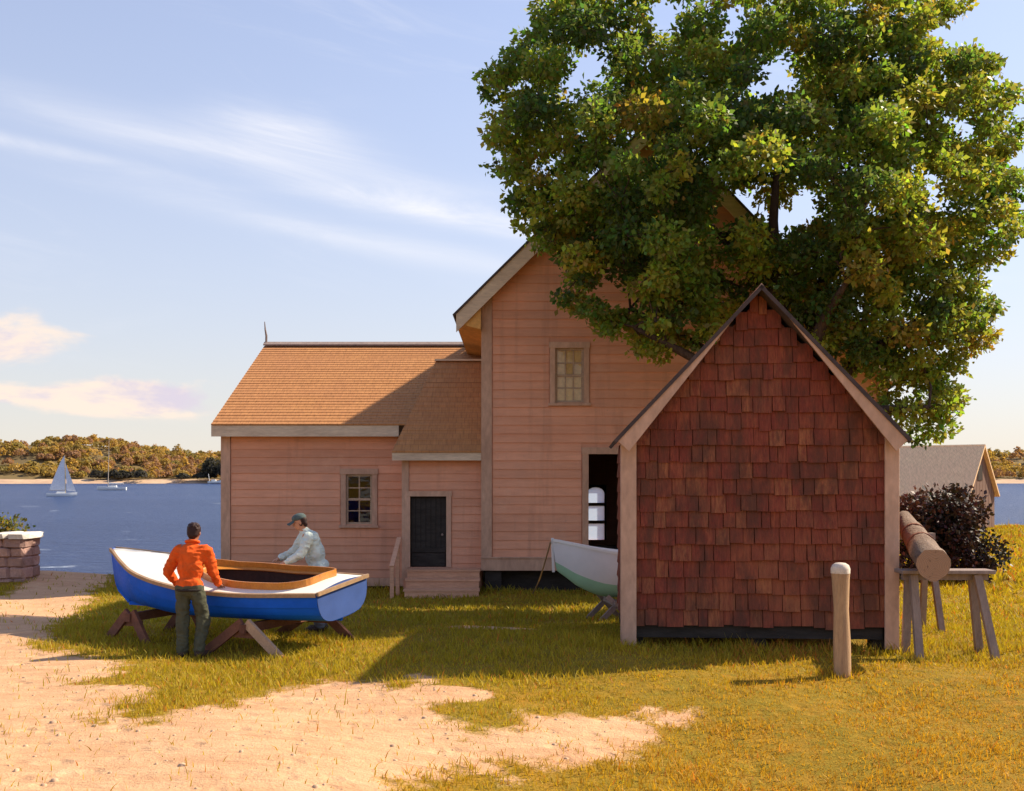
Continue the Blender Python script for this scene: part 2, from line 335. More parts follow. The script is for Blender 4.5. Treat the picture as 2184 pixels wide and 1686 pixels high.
def leaf_mat(name, trans=.4, rough=.5, gain=1.0):
    t = NT(name); a = t.nd('ShaderNodeAttribute', attribute_name='col'); c = a.outputs['Color']
    b = t.bsdf(c, rough, None, spec=.25); tl = t.nd('ShaderNodeBsdfTranslucent'); t.L.new(t.mix(1.0, c, rgb(1.5*gain,1.45*gain,.7*gain), 'MULTIPLY'), tl.inputs[0])
    mx = t.nd('ShaderNodeMixShader'); mx.inputs[0].default_value = trans; t.L.new(b.outputs[0], mx.inputs[1]); t.L.new(tl.outputs[0], mx.inputs[2]); return t.done(mx)
M['leaf'] = leaf_mat('tree leaves', .52, .45, 1.15); M['grass'] = leaf_mat('grass blades', .35, .6); M['bush'] = leaf_mat('dark bush leaves', .15); M['wood'] = leaf_mat('far woodland', .4, .8)
def ground_mat():
    t = NT('sandy soil and dry grass'); a = t.nd('ShaderNodeAttribute', attribute_name='sand').outputs['Fac']
    p = t.pos(); n1 = t.noise(p, .8, 6, .6); n2 = t.noise(p, 5.0, 6, .65); n3 = t.noise(p, 45, 4, .7); st = t.noise(t.pos((1, 2.6, 1)), 1.5, 5, .6, .5)
    sand = t.mix(t.mp(st, .32, .68), rgb(.70,.42,.235), rgb(.58,.32,.17)); sand = t.mix(t.mp(n2, .55, .75, 0, .6), sand, rgb(.72,.50,.30)); sand = t.mix(t.mp(n1, .55, .75, 0, .5), sand, rgb(.50,.23,.11))
    sand = t.mix(.6, sand, t.mix(t.mp(n3, .3, .7), rgb(.72,.70,.68), rgb(1.2,1.2,1.2)), 'MULTIPLY')
    gr = t.mix(t.mp(n1, .35, .65), rgb(.30,.19,.018), rgb(.38,.19,.022)); gr = t.mix(t.mp(n2, .35, .7), gr, rgb(.21,.155,.018)); gr = t.mix(.7, gr, t.mix(t.mp(n3, .3, .7), rgb(.6,.6,.6), rgb(1.3,1.3,1.3)), 'MULTIPLY')
    edge = t.mp(t.math('ADD', a, t.math('ADD', t.math('MULTIPLY', t.math('SUBTRACT', n2, .5), 1.1), t.math('MULTIPLY', t.math('SUBTRACT', n3, .5), .5))), .34, .66)
    vo = t.nd('ShaderNodeTexVoronoi'); t.L.new(t.pos((1, 1, 0)), vo.inputs['Vector']); vo.inputs['Scale'].default_value = 3.2; vo.inputs['Randomness'].default_value = 1.0
    rut = t.noise(t.pos((.55, 3.2, 0)), 1.6, 4, .55, .8); h = t.math('ADD', t.math('ADD', t.math('MULTIPLY', n2, .9), t.math('MULTIPLY', n3, .45)), t.math('ADD', t.math('MULTIPLY', t.mp(vo.outputs['Distance'], .0, .32), .9), t.math('MULTIPLY', rut, 1.3)))
    return t.done(t.bsdf(t.mix(edge, gr, sand), .95, h, .8, .05, .1))
M['ground'] = ground_mat()
def water_mat():
    t = NT('wind ruffled sea water'); p = t.pos((1, 2.2, 1)); n = t.noise(p, .35, 8, .62, .3); n2 = t.noise(t.pos((1, 3, 1)), 2.4, 4, .6); big = t.noise(t.pos((.2, 1, 1)), .03, 4)
    fo = t.noise(t.pos((.5, 1.1, 1)), .30, 6, .66, .2)
    c = t.mix(t.mp(big, .35, .7), rgb(.016,.040,.125), rgb(.026,.054,.15)); c = t.mix(t.mp(fo, .655, .70, 0, .85), c, rgb(.55,.62,.72))
    b = t.bsdf(c, .30, t.math('ADD', n, t.math('MULTIPLY', n2, .35)), .9, .7, .15); b.inputs['IOR'].default_value = 1.33
    return t.done(b)
M['water'] = water_mat()
M['hill'] = simple('far hillside', (.20,.135,.05), (.13,.095,.045), .02, (1,1,1), .95, .3, 1.0)
M['beach'] = simple('far beach', (.58,.40,.25), (.42,.27,.18), .05, (1,1,1), .95)

# ------------------------------------------------------------------ ground, path, water, far shore
SHX = [-400, -30, -14, -8.6, -7.9, 10.5, 14, 40, 400]; SHY = [33, 31, 30.5, 30.3, 43, 44, 62, 63, 66]
def gz(x, y):
    x = np.asarray(x, float); y = np.asarray(y, float)
    land = -.5*sstep(15, 25.5, y) + .05*np.sin(x*.7+1.3)*np.sin(y*.55) + .025*np.sin(x*1.9+y*1.3) + .10*sstep(-9, -14, x)*sstep(24, 29, y)
    land = land - .62*sstep(13.6, 7.5, y)*sstep(-2.5, 3.0, x)
    d = np.interp(x, SHX, SHY) - y + .4*np.sin(x*.9)
    return -4.2 + (land+4.2)*sstep(-4.2, 0, d)
def G(x, y, dz=0.0): return Vector((x, y, float(gz(x, y))+dz))
def ray_ground(dx, dy):
    Y = ZC*F/(dy-HY)
    for _ in range(12): Y = (ZC-float(gz(PX(dx, Y), Y)))*F/(dy-HY)
    return PX(dx, Y), Y
sandD = [(-260,1310),(-60,1290),(0,1272),(60,1238),(120,1224),(238,1221),(232,1240),(185,1268),(172,1312),(95,1362),(82,1388),(150,1398),(258,1412),(222,1442),(158,1450),(300,1468),(262,1495),(240,1530),(335,1548),(450,1508),(560,1482),(640,1458),(700,1448),(850,1468),(905,1445),(925,1500),(985,1530),(930,1556),(1010,1560),(1100,1543),(1250,1528),(1390,1518),(1462,1535),(1405,1570),(1300,1602),(1150,1628),(1000,1642),(850,1690),(700,1900),(-900,1900)]
sandW = np.array([ray_ground(*q) for q in sandD])
patches = [(*ray_ground(1050, 1338), .75, .45), (*ray_ground(940, 1478), .6, .35)]
def sand_mask(x, y):
    x = np.asarray(x, float).ravel(); y = np.asarray(y, float).ravel(); ins = np.zeros(len(x), bool); dm = np.full(len(x), 1e9)
    n = len(sandW)
    for i in range(n):
        ax, ay = sandW[i]; bx, by = sandW[(i+1) % n]
        c = ((ay > y) != (by > y)) & (x < (bx-ax)*(y-ay)/((by-ay) or 1e-9)+ax); ins ^= c
        dx, dy = bx-ax, by-ay; t = np.clip(((x-ax)*dx+(y-ay)*dy)/(dx*dx+dy*dy+1e-9), 0, 1); dm = np.minimum(dm, np.hypot(x-ax-t*dx, y-ay-t*dy))
    s = np.where(ins, dm, -dm); m = sstep(-.55, .5, s + .12*np.sin(x*3.1+1.7*np.sin(y*2.3))+.10*np.sin(y*6.3+x*2.2+1.5*np.sin(x*4.7))+.09*np.sin(x*11.3+2*np.sin(y*9.1))+.06*np.sin(y*19+x*13))
    for px, py, rx, ry in patches: m = np.maximum(m, sstep(1.25, .7, np.hypot((x-px)/rx, (y-py)/ry)))
    return m
def build_ground():
    ar = np.arange
    xs = np.concatenate([ar(-400, -60, 20), ar(-60, -18, 1.5), ar(-18, -9, .3), ar(-9, 9, .12), ar(9, 18, .3), ar(18, 60, 1.5), ar(60, 401, 20)])
    ys = np.concatenate([ar(-80, 5, 5), ar(5, 18, .12), ar(18, 34, .25), ar(34, 75, .8)])
    X, Y = np.meshgrid(xs, ys); Z = gz(X, Y); sm = sand_mask(X, Y); V = np.stack([X.ravel(), Y.ravel(), Z.ravel()], 1)
    nx, ny = len(xs), len(ys); i = np.arange(nx*ny).reshape(ny, nx)
    Fq = np.stack([i[:-1,:-1], i[:-1,1:], i[1:,1:], i[1:,:-1]], -1).reshape(-1, 4); ms = sm[Fq].mean(1)
    for nm, sel in (('ground', ms <= .5), ('path', ms > .5)):
        f = Fq[sel]; u, inv = np.unique(f.ravel(), return_inverse=True)
        tag(np_mesh(nm, V[u], inv.astype(np.int32), 4, M['ground'], None, {'sand': sm[u]}, True), kind='structure')
    w = MB().add([(-3000,-300,-2.2),(3000,-300,-2.2),(3000,5000,-2.2),(-3000,5000,-2.2)], [(0,1,2,3)]).build('water', M['water']); tag(w, kind='structure')
build_ground()

def hill_h(x, y):
    d = y - 655 - 25*np.sin(x*.006+1) - 10*np.sin(x*.021)
    ridge = 16.0 + 3.0*np.sin(x*.017+.6) + 2.2*np.sin(x*.043+2.0) + 3.5*np.exp(-((x+330)/60)**2)
    return -2.8 + 3.2*sstep(0, 22, d) + ridge*sstep(22, 120, d), d
def build_far():
    xs = np.arange(-1000, 1001, 12.0); ys = np.arange(610, 960, 7.0); X, Y = np.meshgrid(xs, ys); Z, D_ = hill_h(X, Y)
    V = np.stack([X.ravel(), Y.ravel(), Z.ravel()], 1); nx, ny = len(xs), len(ys); i = np.arange(nx*ny).reshape(ny, nx)
    Fq = np.stack([i[:-1,:-1], i[:-1,1:], i[1:,1:], i[1:,:-1]], -1).reshape(-1, 4); dm = D_.ravel()[Fq].mean(1)
    for nm, sel, mt in (('beach', dm < 24, 'beach'), ('hills', dm >= 24, 'hill')):
        f = Fq[sel]; u, inv = np.unique(f.ravel(), return_inverse=True); tag(np_mesh(nm, V[u], inv.astype(np.int32), 4, M[mt], None, None, True), kind='structure')
    # woodland on the far hills, one mass
    C = []
    for k in range(2300):
        x = rng.uniform(-520, 620); y = rng.uniform(672, 800)
        h, d = hill_h(x, y)
        if d < 20: continue
        vis = -330 < x < -160 or 230 < x < 340
        if not vis and rng.random() < .45: continue
        C.append((x, y, float(h), rng.uniform(2.2, 5.2)*(1.5 if rng.random() < .12 else 1), rng.uniform(4.0, 8.0)*(1.5 if rng.random() < .1 else 1), 0))
    for (a, b, n, r, hh) in ((-262, -228, 16, 3.2, 7), (-190, -168, 26, 4.2, 15), (-205, -186, 9, 3, 6)):
        for k in range(n): x = rng.uniform(a, b); y = rng.uniform(664, 676); C.append((x, y, 0.5, r*rng.uniform(.8, 1.2), hh*rng.uniform(.6, 1), 1))
    Vs = []; Cs = []
    for (x, y, z, r, h, dk) in C:
        n = 130; d = rng.normal(size=(n, 3)); d /= np.linalg.norm(d, axis=1)[:, None]; d[:, 2] = np.abs(d[:, 2])*1.0 - .15
        c = np.array([x, y, z+h*.35]) + d*np.array([r, r, h*.65])*rng.uniform(.75, 1.05, (n, 1)); s = rng.uniform(.35, 1.0, n)
        a = rng.normal(size=(n, 3)); a /= np.linalg.norm(a, axis=1)[:, None]; b = np.cross(a, d+.01); b /= np.linalg.norm(b, axis=1)[:, None]+1e-6
        q = np.stack([c+a*s[:, None], c+b*s[:, None], c-a*s[:, None], c-b*s[:, None]], 1); Vs.append(q.reshape(-1, 3))
        k = rng.random(); base = np.array([.055,.050,.040]) if dk else (1-k)*np.array([.44,.27,.07])+k*np.array([.27,.21,.065])
        if not dk and rng.random() < .3: base = np.array([.34,.19,.10])
        Cs.append(np.repeat(base*rng.uniform(.75, 1.25, (n, 1)), 4, 0))
    V = np.concatenate(Vs); tag(np_mesh('woods', V, np.arange(len(V), dtype=np.int32), 4, M['wood'], None, {'col': np.concatenate(Cs)}), 'golden olive woodland covering the hills across the water', 'woodland', kind='stuff')
build_far()

# ------------------------------------------------------------------ main house
GH = -.5
HB = thing('clapboard_house', (4, 30, GH), 'large pink clapboard gabled house behind the big leafy tree', 'house')
FY = 26.2; XL, XR = -.71, 9.09; YB = 34.2
eL = (PX(965, 25.8), PZ(670, 25.8)); pk = (PX(1400, 25.8), PZ(240, 25.8)); eR = (PX(1930, 25.8), PZ(795, 25.8))
mL = (pk[1]-eL[1])/(pk[0]-eL[0]); mR = (pk[1]-eR[1])/(eR[0]-pk[0]); RT = .16
def topz(x):  # underside of the roof
    return (eL[1]+mL*(x-eL[0]) if x < pk[0] else eR[1]+mR*(eR[0]-x)) - RT*1.42
def unit_board():
    b = MB(); b.add([(0,-.030,0),(1,-.030,0),(1,0,0),(0,0,0),(0,-.007,1),(1,-.007,1),(1,0,1),(0,0,1)], [(0,3,2,1),(4,5,6,7),(0,1,5,4),(1,2,6,5),(2,3,7,6),(3,0,4,7)])
    me = b.mesh('clapboard'); me.materials.append(M['clap']); return me
UB = unit_board()
def clapboards(parent, Y, z0, z1, xl, xr, ops, e=.215):
    z = z0; k = 0
    while z < z1:
        zt = min(z+e+.012, z1+.01); iv = [(max(xl(z+.02), xl(zt-.02)), min(xr(z+.02), xr(zt-.02)))]
        for (a, b, c, d) in ops:
            if c < zt-.03 and d > z+.03:
                nv = []
                for (p, q) in iv:
                    if b <= p or a >= q: nv.append((p, q)); continue
                    if a > p: nv.append((p, a))
                    if b < q: nv.append((b, q))
                iv = nv
        for (p, q) in iv:
            if q-p < .04: continue
            segs = [p]                                      # butt joints, staggered
            s = p + random.uniform(2.2, 4.6)
            while s < q-1.2: segs.append(s); s += random.uniform(2.6, 4.8)
            segs.append(q)
            for a, b in zip(segs, segs[1:]):
                o = bpy.data.objects.new('clapboard', UB)
                o.matrix_basis = Matrix.Translation((a+.002, Y-.002*(k % 2), z+random.uniform(-.004, .004))) @ Matrix.Rotation(random.uniform(-.0012, .0012), 4, 'Y') @ Matrix.Diagonal((b-a-.004, random.uniform(.9, 1.15), zt-z, 1)); link(o, parent)
        z += e; k += 1
def wall_panel(mb, x0, x1, zb, top, ops, y0, y1, br=()):
    xs = sorted(set([x0, x1]+[v for o in ops for v in o[:2] if x0 < v < x1]+[v for v in br if x0 < v < x1]))
    for a, b in zip(xs, xs[1:]):
        m = (a+b)/2; cur = zb
        for o in sorted([o for o in ops if o[0] <= m <= o[1]], key=lambda o: o[2]):
            if o[2] > cur: mb.prism([(a, cur), (b, cur), (b, o[2]), (a, o[2])], y0, y1)
            cur = o[3]
        mb.prism([(a, cur), (b, cur), (b, top(b-1e-6)), (a, top(a+1e-6))], y0, y1)
def window(parent, x0, x1, z0, z1, Y, cols, rows, cas=.13, blind=False, sash_split=None):
    """double hung window: sash is the part; casing, sill, muntins and panes are its pieces"""
    s = MB(); fw = .055; yy = Y+.02
    s.box(x0, x0+fw, yy, yy+.05, z0, z1); s.box(x1-fw, x1, yy, yy+.05, z0, z1); s.box(x0+fw, x1-fw, yy, yy+.05, z0, z0+fw); s.box(x0+fw, x1-fw, yy, yy+.05, z1-fw, z1)
    zm = (z0+z1)/2; s.box(x0+fw, x1-fw, yy-.012, yy+.05, zm-.03, zm+.03)
    w = s.build('window', M['sash'], parent)
    c = MB().box(x0-cas, x0, Y-.05, Y+.08, z0-.02, z1).box(x1, x1+cas, Y-.05, Y+.08, z0-.02, z1).box(x0-cas-.02, x1+cas+.02, Y-.065, Y+.08, z1, z1+cas*1.1); c.build('casing', M['trim'], w)
    MB().box(x0-cas-.04, x1+cas+.04, Y-.11, Y+.08, z0-.08, z0-.02).build('sill', M['trim'], w)
    ix0, ix1, iz0, iz1 = x0+fw, x1-fw, z0+fw, z1-fw; mw = .028
    for i in range(1, cols):
        x = ix0+(ix1-ix0)*i/cols; MB().box(x-mw/2, x+mw/2, yy+.005, yy+.04, iz0, iz1).build('muntin', M['sash'], w)
    for j in range(1, rows):
        z = iz0+(iz1-iz0)*j/rows
        if abs(z-zm) > .05: MB().box(ix0, ix1, yy+.008, yy+.037, z-mw/2, z+mw/2).build('muntin', M['sash'], w)
    for i in range(cols):
        for j in range(rows):
            a = ix0+(ix1-ix0)*i/cols; b = ix0+(ix1-ix0)*(i+1)/cols; c0 = iz0+(iz1-iz0)*j/rows; d = iz0+(iz1-iz0)*(j+1)/rows
            t = random.uniform(-.006, .006); u = random.uniform(-.006, .006)
            MB().add([(a, yy+.022+t, c0), (b, yy+.022-t, c0), (b, yy+.022-t+u, d), (a, yy+.022+t+u, d)], [(0, 1, 2, 3)]).build('pane', M['glass'], w, fix=False)
    if blind: MB().box(x0+.02, x1-.02, yy+.056, yy+.064, z0+.01, z1).build('blind', M['blind'], w)
    return w
# openings of the front wall
ux0, ux1, uz0, uz1 = PX(1184, FY), PX(1245, FY), PZ(858, FY), PZ(742, FY)
dx0, dx1, dz0, dz1 = PX(1255, FY), PX(1345, FY), .18, PZ(968, FY)
ops = [(ux0, ux1, uz0, uz1), (dx0, dx1, dz0, dz1)]
SK0, SK1 = PZ(1216, FY), PZ(1190, FY)
wall = MB(); wall_panel(wall, XL, XR, SK0, topz, ops, FY, FY+.14, (pk[0],))
bx0, bx1, bz0, bz1 = 2.36, 2.92, .34, 2.02
wall_panel(wall, XL, XR, SK0, topz, [(bx0, bx1, bz0, bz1)], YB-.14, YB, (pk[0],))
wall.box(XL, XL+.14, FY+.14, YB-.14, SK0, topz(XL)).box(XR-.14, XR, FY+.14, YB-.14, SK0, topz(XR))
wallo = wall.build('wall', M['clap'], HB)
clapboards(wallo, FY, SK1+.01, pk[1]-.6, lambda z: max(XL+.24, eL[0]+(z-eL[1]+RT*1.42)/mL), lambda z: min(XR-.24, eR[0]-(z-eR[1]+RT*1.42)/mR),
           [(ux0-.15, ux1+.15, uz0-.08, uz1+.16), (dx0-.17, dx1+.17, dz0-.3, dz1+.17)])
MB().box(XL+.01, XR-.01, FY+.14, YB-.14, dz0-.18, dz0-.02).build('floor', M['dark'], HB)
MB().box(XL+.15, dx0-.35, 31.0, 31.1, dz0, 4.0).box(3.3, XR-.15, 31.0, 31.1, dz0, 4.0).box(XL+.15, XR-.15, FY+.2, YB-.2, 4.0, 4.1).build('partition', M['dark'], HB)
MB().box(XL-.035, XL+.22, FY-.05, FY, SK1, topz(XL)-.02).box(XL-.035, XL, FY, FY+.22, SK1, topz(XL)-.25).build('corner_board', M['trim'], HB)
MB().box(XR-.22, XR+.035, FY-.05, FY, SK1, topz(XR)-.02).build('corner_board', M['trim'], HB)
MB().box(XL-.04, XR+.04, FY-.06, FY, SK0, SK1).box(XL-.045, XR+.045, FY-.09, FY-.001, SK1, SK1+.035).build('skirt_board', M['trim'], HB)
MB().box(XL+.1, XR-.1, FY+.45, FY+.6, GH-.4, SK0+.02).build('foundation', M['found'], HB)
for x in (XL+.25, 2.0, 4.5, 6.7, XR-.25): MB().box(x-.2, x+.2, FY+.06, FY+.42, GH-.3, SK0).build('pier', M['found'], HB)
# door opening casing and the arched window with painted-in sky glow beyond it
MB().box(dx0-.15, dx0, FY-.055, FY+.1, SK1+.036, dz1).box(dx1, dx1+.15, FY-.055, FY+.1, SK1+.036, dz1).box(dx0-.17, dx1+.17, FY-.065, FY+.1, dz1, dz1+.16).build('door_casing', M['trim'], HB)
bw = MB()
arch = [(bx0+(bx1-bx0)*(.5-.5*math.cos(a)), bz1-.22+.2*math.sin(a)) for a in np.linspace(0, math.pi, 9)]
bw.prism([(bx0, bz1-.22)]+arch[1:-1]+[(bx1, bz1-.22), (bx1+.05, bz1-.22), (bx1+.05, bz1+.05), (bx0-.05, bz1+.05), (bx0-.05, bz1-.22)], YB-.17, YB-.05)
bw.box(bx0-.05, bx0, YB-.17, YB-.05, bz0, bz1-.22).box(bx1, bx1+.05, YB-.17, YB-.05, bz0, bz1-.22)
bwo = bw.build('window', M['dark'], HB)
for j in (1, 2): z = bz0+(bz1-bz0)*j/3; MB().box(bx0, bx1, YB-.14, YB-.06, z-.05, z+.05).build('muntin', M['sash'], bwo)
for j in range(3):
    a = bz0+(bz1-bz0)*j/3; b = bz0+(bz1-bz0)*(j+1)/3; MB().add([(bx0, YB-.1, a), (bx1, YB-.1, a), (bx1, YB-.1, b), (bx0, YB-.1, b)], [(0,1,2,3)]).build('pane', M['skyglow'], bwo, fix=False)
window(HB, ux0, ux1, uz0, uz1, FY, 3, 4, .13, True)
# roof: two slopes, rake boards, soffit, eave return
y0r, y1r = 25.8, YB+.4
def slope_slab(mb, a, b, t, y0, y1):
    n = Vector((-(b[1]-a[1]), b[0]-a[0])).normalized()
    if n.y < 0: n = -n
    mb.prism([a, b, (b[0]-n.x*t, b[1]-n.y*t), (a[0]-n.x*t, a[1]-n.y*t)], y0, y1)
r = MB(); slope_slab(r, eL, pk, .05, y0r, y1r); ro = r.build('roof', M['roofdark'], HB)
r = MB(); slope_slab(r, (eR[0], eR[1]), pk, .05, y0r, y1r); r.build('roof', M['roofdark'], HB)
def below(a, b, t):
    n = Vector((-(b[1]-a[1]), b[0]-a[0])).normalized(); n = n if n.y > 0 else -n
    return (a[0]-n.x*t, a[1]-n.y*t), (b[0]-n.x*t, b[1]-n.y*t)
for e, m in ((eL, mL), (eR, mR)):
    a, b = below(e, pk, .053); b = (pk[0], b[1] + (m*(pk[0]-b[0]) if e is eL else m*(b[0]-pk[0])))
    a2, b2 = below(e, pk, .36); b2 = (pk[0], b2[1] + (m*(pk[0]-b2[0]) if e is eL else m*(b2[0]-pk[0])))
    sgn = 1 if e is eL else -1
    MB().prism([(a[0]+sgn*.05, a[1]+.05*m), b, b2, (a[0]+sgn*.05+.0, a2[1]+.05*m-(a2[0]-a[0])*sgn*m*1.0)], y0r+.03, y0r+.075).build('rake_board', M['fascia'], HB)
    s = MB(); a3, b3 = below(e, pk, .10); s.prism([(a3[0]+sgn*.12, a3[1]+.12*m), (pk[0], b3[1]+m*abs(pk[0]-b3[0])), (pk[0], b3[1]+m*abs(pk[0]-b3[0])-.05), (a3[0]+sgn*.12, a3[1]+.07*m)], y0r+.076, FY-.01)
    s.build('soffit', M['soffit'], HB)
MB().prism([(eL[0]+.08, eL[1]-.20), (XL-.04, eL[1]-.34), (XL-.04, eL[1]+.38)], y0r+.10, YB).build('eave_box', M['soffit'], HB)
MB().prism([(eR[0]-.08, eR[1]-.2), (XR+.04, eR[1]-.3), (XR+.04, eR[1]+.2)], y0r+.10, YB).build('eave_box', M['soffit'], HB)

# ------------------------------------------------------------------ low wing
WG = thing('house_wing', (-4, 33, GH), 'long low pink clapboard wing with sunlit brown roof, left of the tall house', 'house')
WY = 27.6; WX0 = PX(475, WY); WX1 = XL-.02; EY = 27.2; EZ = PZ(905, EY); RY = 33.1; RZ = PZ(737, RY); WE0 = PX(450, EY); BY = 2*RY-EY
ws = (RZ-EZ)/(RY-EY); wt = EZ+ws*(WY-EY)-.16
wwx0, wwx1, wwz0, wwz1 = PX(738, WY), PX(794, WY), PZ(1118, WY), PZ(1011, WY)
wm = MB(); wall_panel(wm, WX0, WX1, GH+.04, lambda x: wt, [(wwx0, wwx1, wwz0, wwz1)], WY, WY+.14)
wm.prism_x([(WY+.14, GH+.04), (BY-.4, GH+.04), (BY-.4, wt), (RY, RZ-.22), (WY+.14, wt)], WX0, WX0+.12)
wm.box(WX0+.12, WX1, BY-.54, BY-.4, GH+.04, wt); wm.prism_x([(YB, GH+.04), (BY-.54, GH+.04), (BY-.54, wt), (RY, RZ-.22), (YB, RZ-.22-ws*(YB-RY))], WX1-.12, WX1)
wwo = wm.build('wall', M['clap'], WG)
clapboards(wwo, WY, GH+.26, wt-.24, lambda z: WX0+.22, lambda z: -2.45, [(wwx0-.15, wwx1+.15, wwz0-.08, wwz1+.16)], .205)
MB().box(WX0+.02, WX1-.14, WY+.16, BY-.56, GH+.05, GH+.2).build('floor', M['dark'], WG)
MB().box(WX0-.035, WX0+.2, WY-.05, WY, GH+.05, wt).box(WX0-.035, WX0, WY, WY+.2, GH+.05, wt).build('corner_board', M['trim'], WG)
MB().box(WX0+.2, -2.4, WY-.045, WY, wt-.26, wt).build('frieze_board', M['trim'], WG)
MB().box(WX0+.2, -2.4, WY-.05, WY, GH+.04, GH+.25).build('skirt_board', M['trim'], WG)
MB().box(WX0+.1, WX1, WY+.2, WY+.3, GH-.4, GH+.04).build('foundation', M['found'], WG)
window(WG, wwx0, wwx1, wwz0, wwz1, WY, 2, 4, .13)
def stepped_roof(mb, x0f, x1f, y0, z0, y1, z1, n, th=.018):
    """overlapping shingle courses from eave (y0,z0) to ridge (y1,z1)"""
    for k in range(n):
        a = k/n; b = (k+1)/n; ya, za, yb, zb = y0+(y1-y0)*a, z0+(z1-z0)*a, y0+(y1-y0)*b, z0+(z1-z0)*b; j = random.uniform(-.006, .006)
        xa0, xa1, xb0, xb1 = x0f(a), x1f(a), x0f(b), x1f(b)
        mb.add([(xa0, ya, za-.02), (xa1, ya, za-.02), (xa1, ya+j, za+th), (xa0, ya+j, za+th), (xb0, yb, zb-.02), (xb1, yb, zb-.02), (xb1, yb, zb+.004), (xb0, yb, zb+.004)],
               [(0,1,2,3), (3,2,6,7), (0,3,7,4), (1,5,6,2), (0,4,5,1), (4,7,6,5)])
rm = MB(); stepped_roof(rm, lambda t: WE0, lambda t: WX1, EY, EZ, RY, RZ, 32); rwo = rm.build('roof', M['roof'], WG)
rm = MB(); stepped_roof(rm, lambda t: WE0, lambda t: WX1, BY, EZ, RY, RZ, 24); rm.build('roof', M['roof'], WG)
MB().prism_x([(RY-.16, RZ-.01), (RY, RZ+.085), (RY+.16, RZ-.01), (RY+.16, RZ+.03), (RY, RZ+.125), (RY-.16, RZ+.03)], WE0-.01, WX1).build('ridge_cap', M['greywood'], WG)
MB().box(WE0, -2.86, EY+.015, EY+.05, EZ-.30, EZ-.022).build('fascia', M['fascia'], WG)
MB().box(WE0+.03, -2.86, EY+.05, WY-.05, EZ-.27, EZ-.235).build('soffit', M['soffit'], WG)
MB().prism_x([(EY+.06, EZ-.28), (EY+.06, EZ-.025), (RY, RZ-.025), (BY-.06, EZ-.025), (BY-.06, EZ-.28), (RY, RZ-.30)], WE0+.01, WE0+.05).build('rake_board', M['fascia'], WG)
MB().tube([(WE0+.05, RY, RZ+.05), (WE0+.055, RY, RZ+.3), (WE0+.02, RY, RZ+.5), (WE0+.0, RY, RZ+.74)], [.035, .035, .025, .012], 7).build('ridge_finial', M['greywood'], WG)

# ------------------------------------------------------------------ entry porch block
EN = thing('entry_porch', (-1.7, 27, GH), 'small entry porch with dark door and steps between wing and tall house', 'porch')
PY = 26.5; PX0 = PX(860, PY); PX1 = XL-.04; pey = 26.15; pez = PZ(963, pey); pty = 29.4; ptz = PZ(770, pty); pxe = PX(836, pey); pxt = PX(930, pty)
pt = pez + (ptz-pez)/(pty-pey)*(PY-pey)-.14
ddx0, ddx1, ddz0, ddz1 = PX(875, PY), PX(952, PY), PZ(1209, PY), PZ(1058, PY)
em = MB(); wall_panel(em, PX0, PX1, GH+.1, lambda x: pt, [(ddx0, ddx1, ddz0, ddz1)], PY, PY+.12); em.box(PX0, PX0+.12, PY+.12, WY-.06, GH+.1, pt)
eo = em.build('wall', M['clap'], EN)
clapboards(eo, PY, ddz0-.1, pt-.2, lambda z: PX0+.15, lambda z: PX1, [(ddx0-.13, ddx1+.13, ddz0-.3, ddz1+.14)], .2)
MB().box(PX0-.03, PX0+.14, PY-.045, PY, GH+.3, pt).build('corner_board', M['trim'], EN)
MB().box(PX0+.14, PX1, PY-.045, PY, pt-.2, pt).build('frieze_board', M['trim'], EN)
MB().box(ddx0-.12, ddx0, PY-.05, PY+.09, ddz0, ddz1).box(ddx1, ddx1+.12, PY-.05, PY+.09, ddz0, ddz1).box(ddx0-.14, ddx1+.14, PY-.06, PY+.09, ddz1, ddz1+.13).build('door_casing', M['trim'], EN)
dr = MB().box(ddx0+.002, ddx1-.002, PY+.07, PY+.10, ddz0, ddz1-.002).build('door', M['dark'], EN)
nb = 7
for i in range(nb):
    a = ddx0+.01+(ddx1-ddx0-.02)*i/nb; b = ddx0+.01+(ddx1-ddx0-.02)*(i+1)/nb; MB().box(a+.006, b-.006, PY+.045+random.uniform(0, .008), PY+.07, ddz0+.42, ddz1-.05).build('plank', M['found'], dr)
MB().box(ddx0+.03, ddx1-.03, PY+.030, PY+.07, ddz0+.36, ddz0+.47).build('rail', M['found'], dr)
MB().box(ddx0+.03, ddx1-.03, PY+.045, PY+.07, ddz0+.03, ddz0+.34).build('kick_panel', M['found'], dr)
MB().tube([(ddx1-.1, PY+.045, ddz0+.8), (ddx1-.1, PY+.0, ddz0+.8), (ddx1-.1, PY-.01, ddz0+.8)], [.014, .014, .03], 8).build('door_knob', M['greywood'], dr)
rm = MB(); stepped_roof(rm, lambda t: pxe+(pxt-pxe)*t, lambda t: XL-.04, pey, pez, pty, ptz, 19); rm.build('roof', M['roof'], EN)
MB().add([(pxe, pey, pez-.02), (pxt, pty, ptz-.02), (pxe+.1, pty+1.6, pez+1.25)], [(0, 2, 1)]).build('roof', M['roofdark'], EN)
MB().add([(pxt, pty, ptz), (XL-.04, pty, ptz), (XL-.04, pty+1.7, ptz-.75), (pxe+.1, pty+1.6, pez+1.25)], [(0, 1, 2, 3)]).build('roof', M['roofdark'], EN)
MB().bar((pxt-.03, pty, ptz+.03), (XL-.05, pty, ptz+.03), .2, .05).build('ridge_cap', M['fascia'], EN)
MB().box(pxe, PX1, pey+.02, pey+.055, pez-.21, pez-.022).build('fascia', M['fascia'], EN)
MB().box(pxe+.03, PX1, pey+.055, PY-.046, pez-.19, pez-.155).build('soffit', M['soffit'], EN)
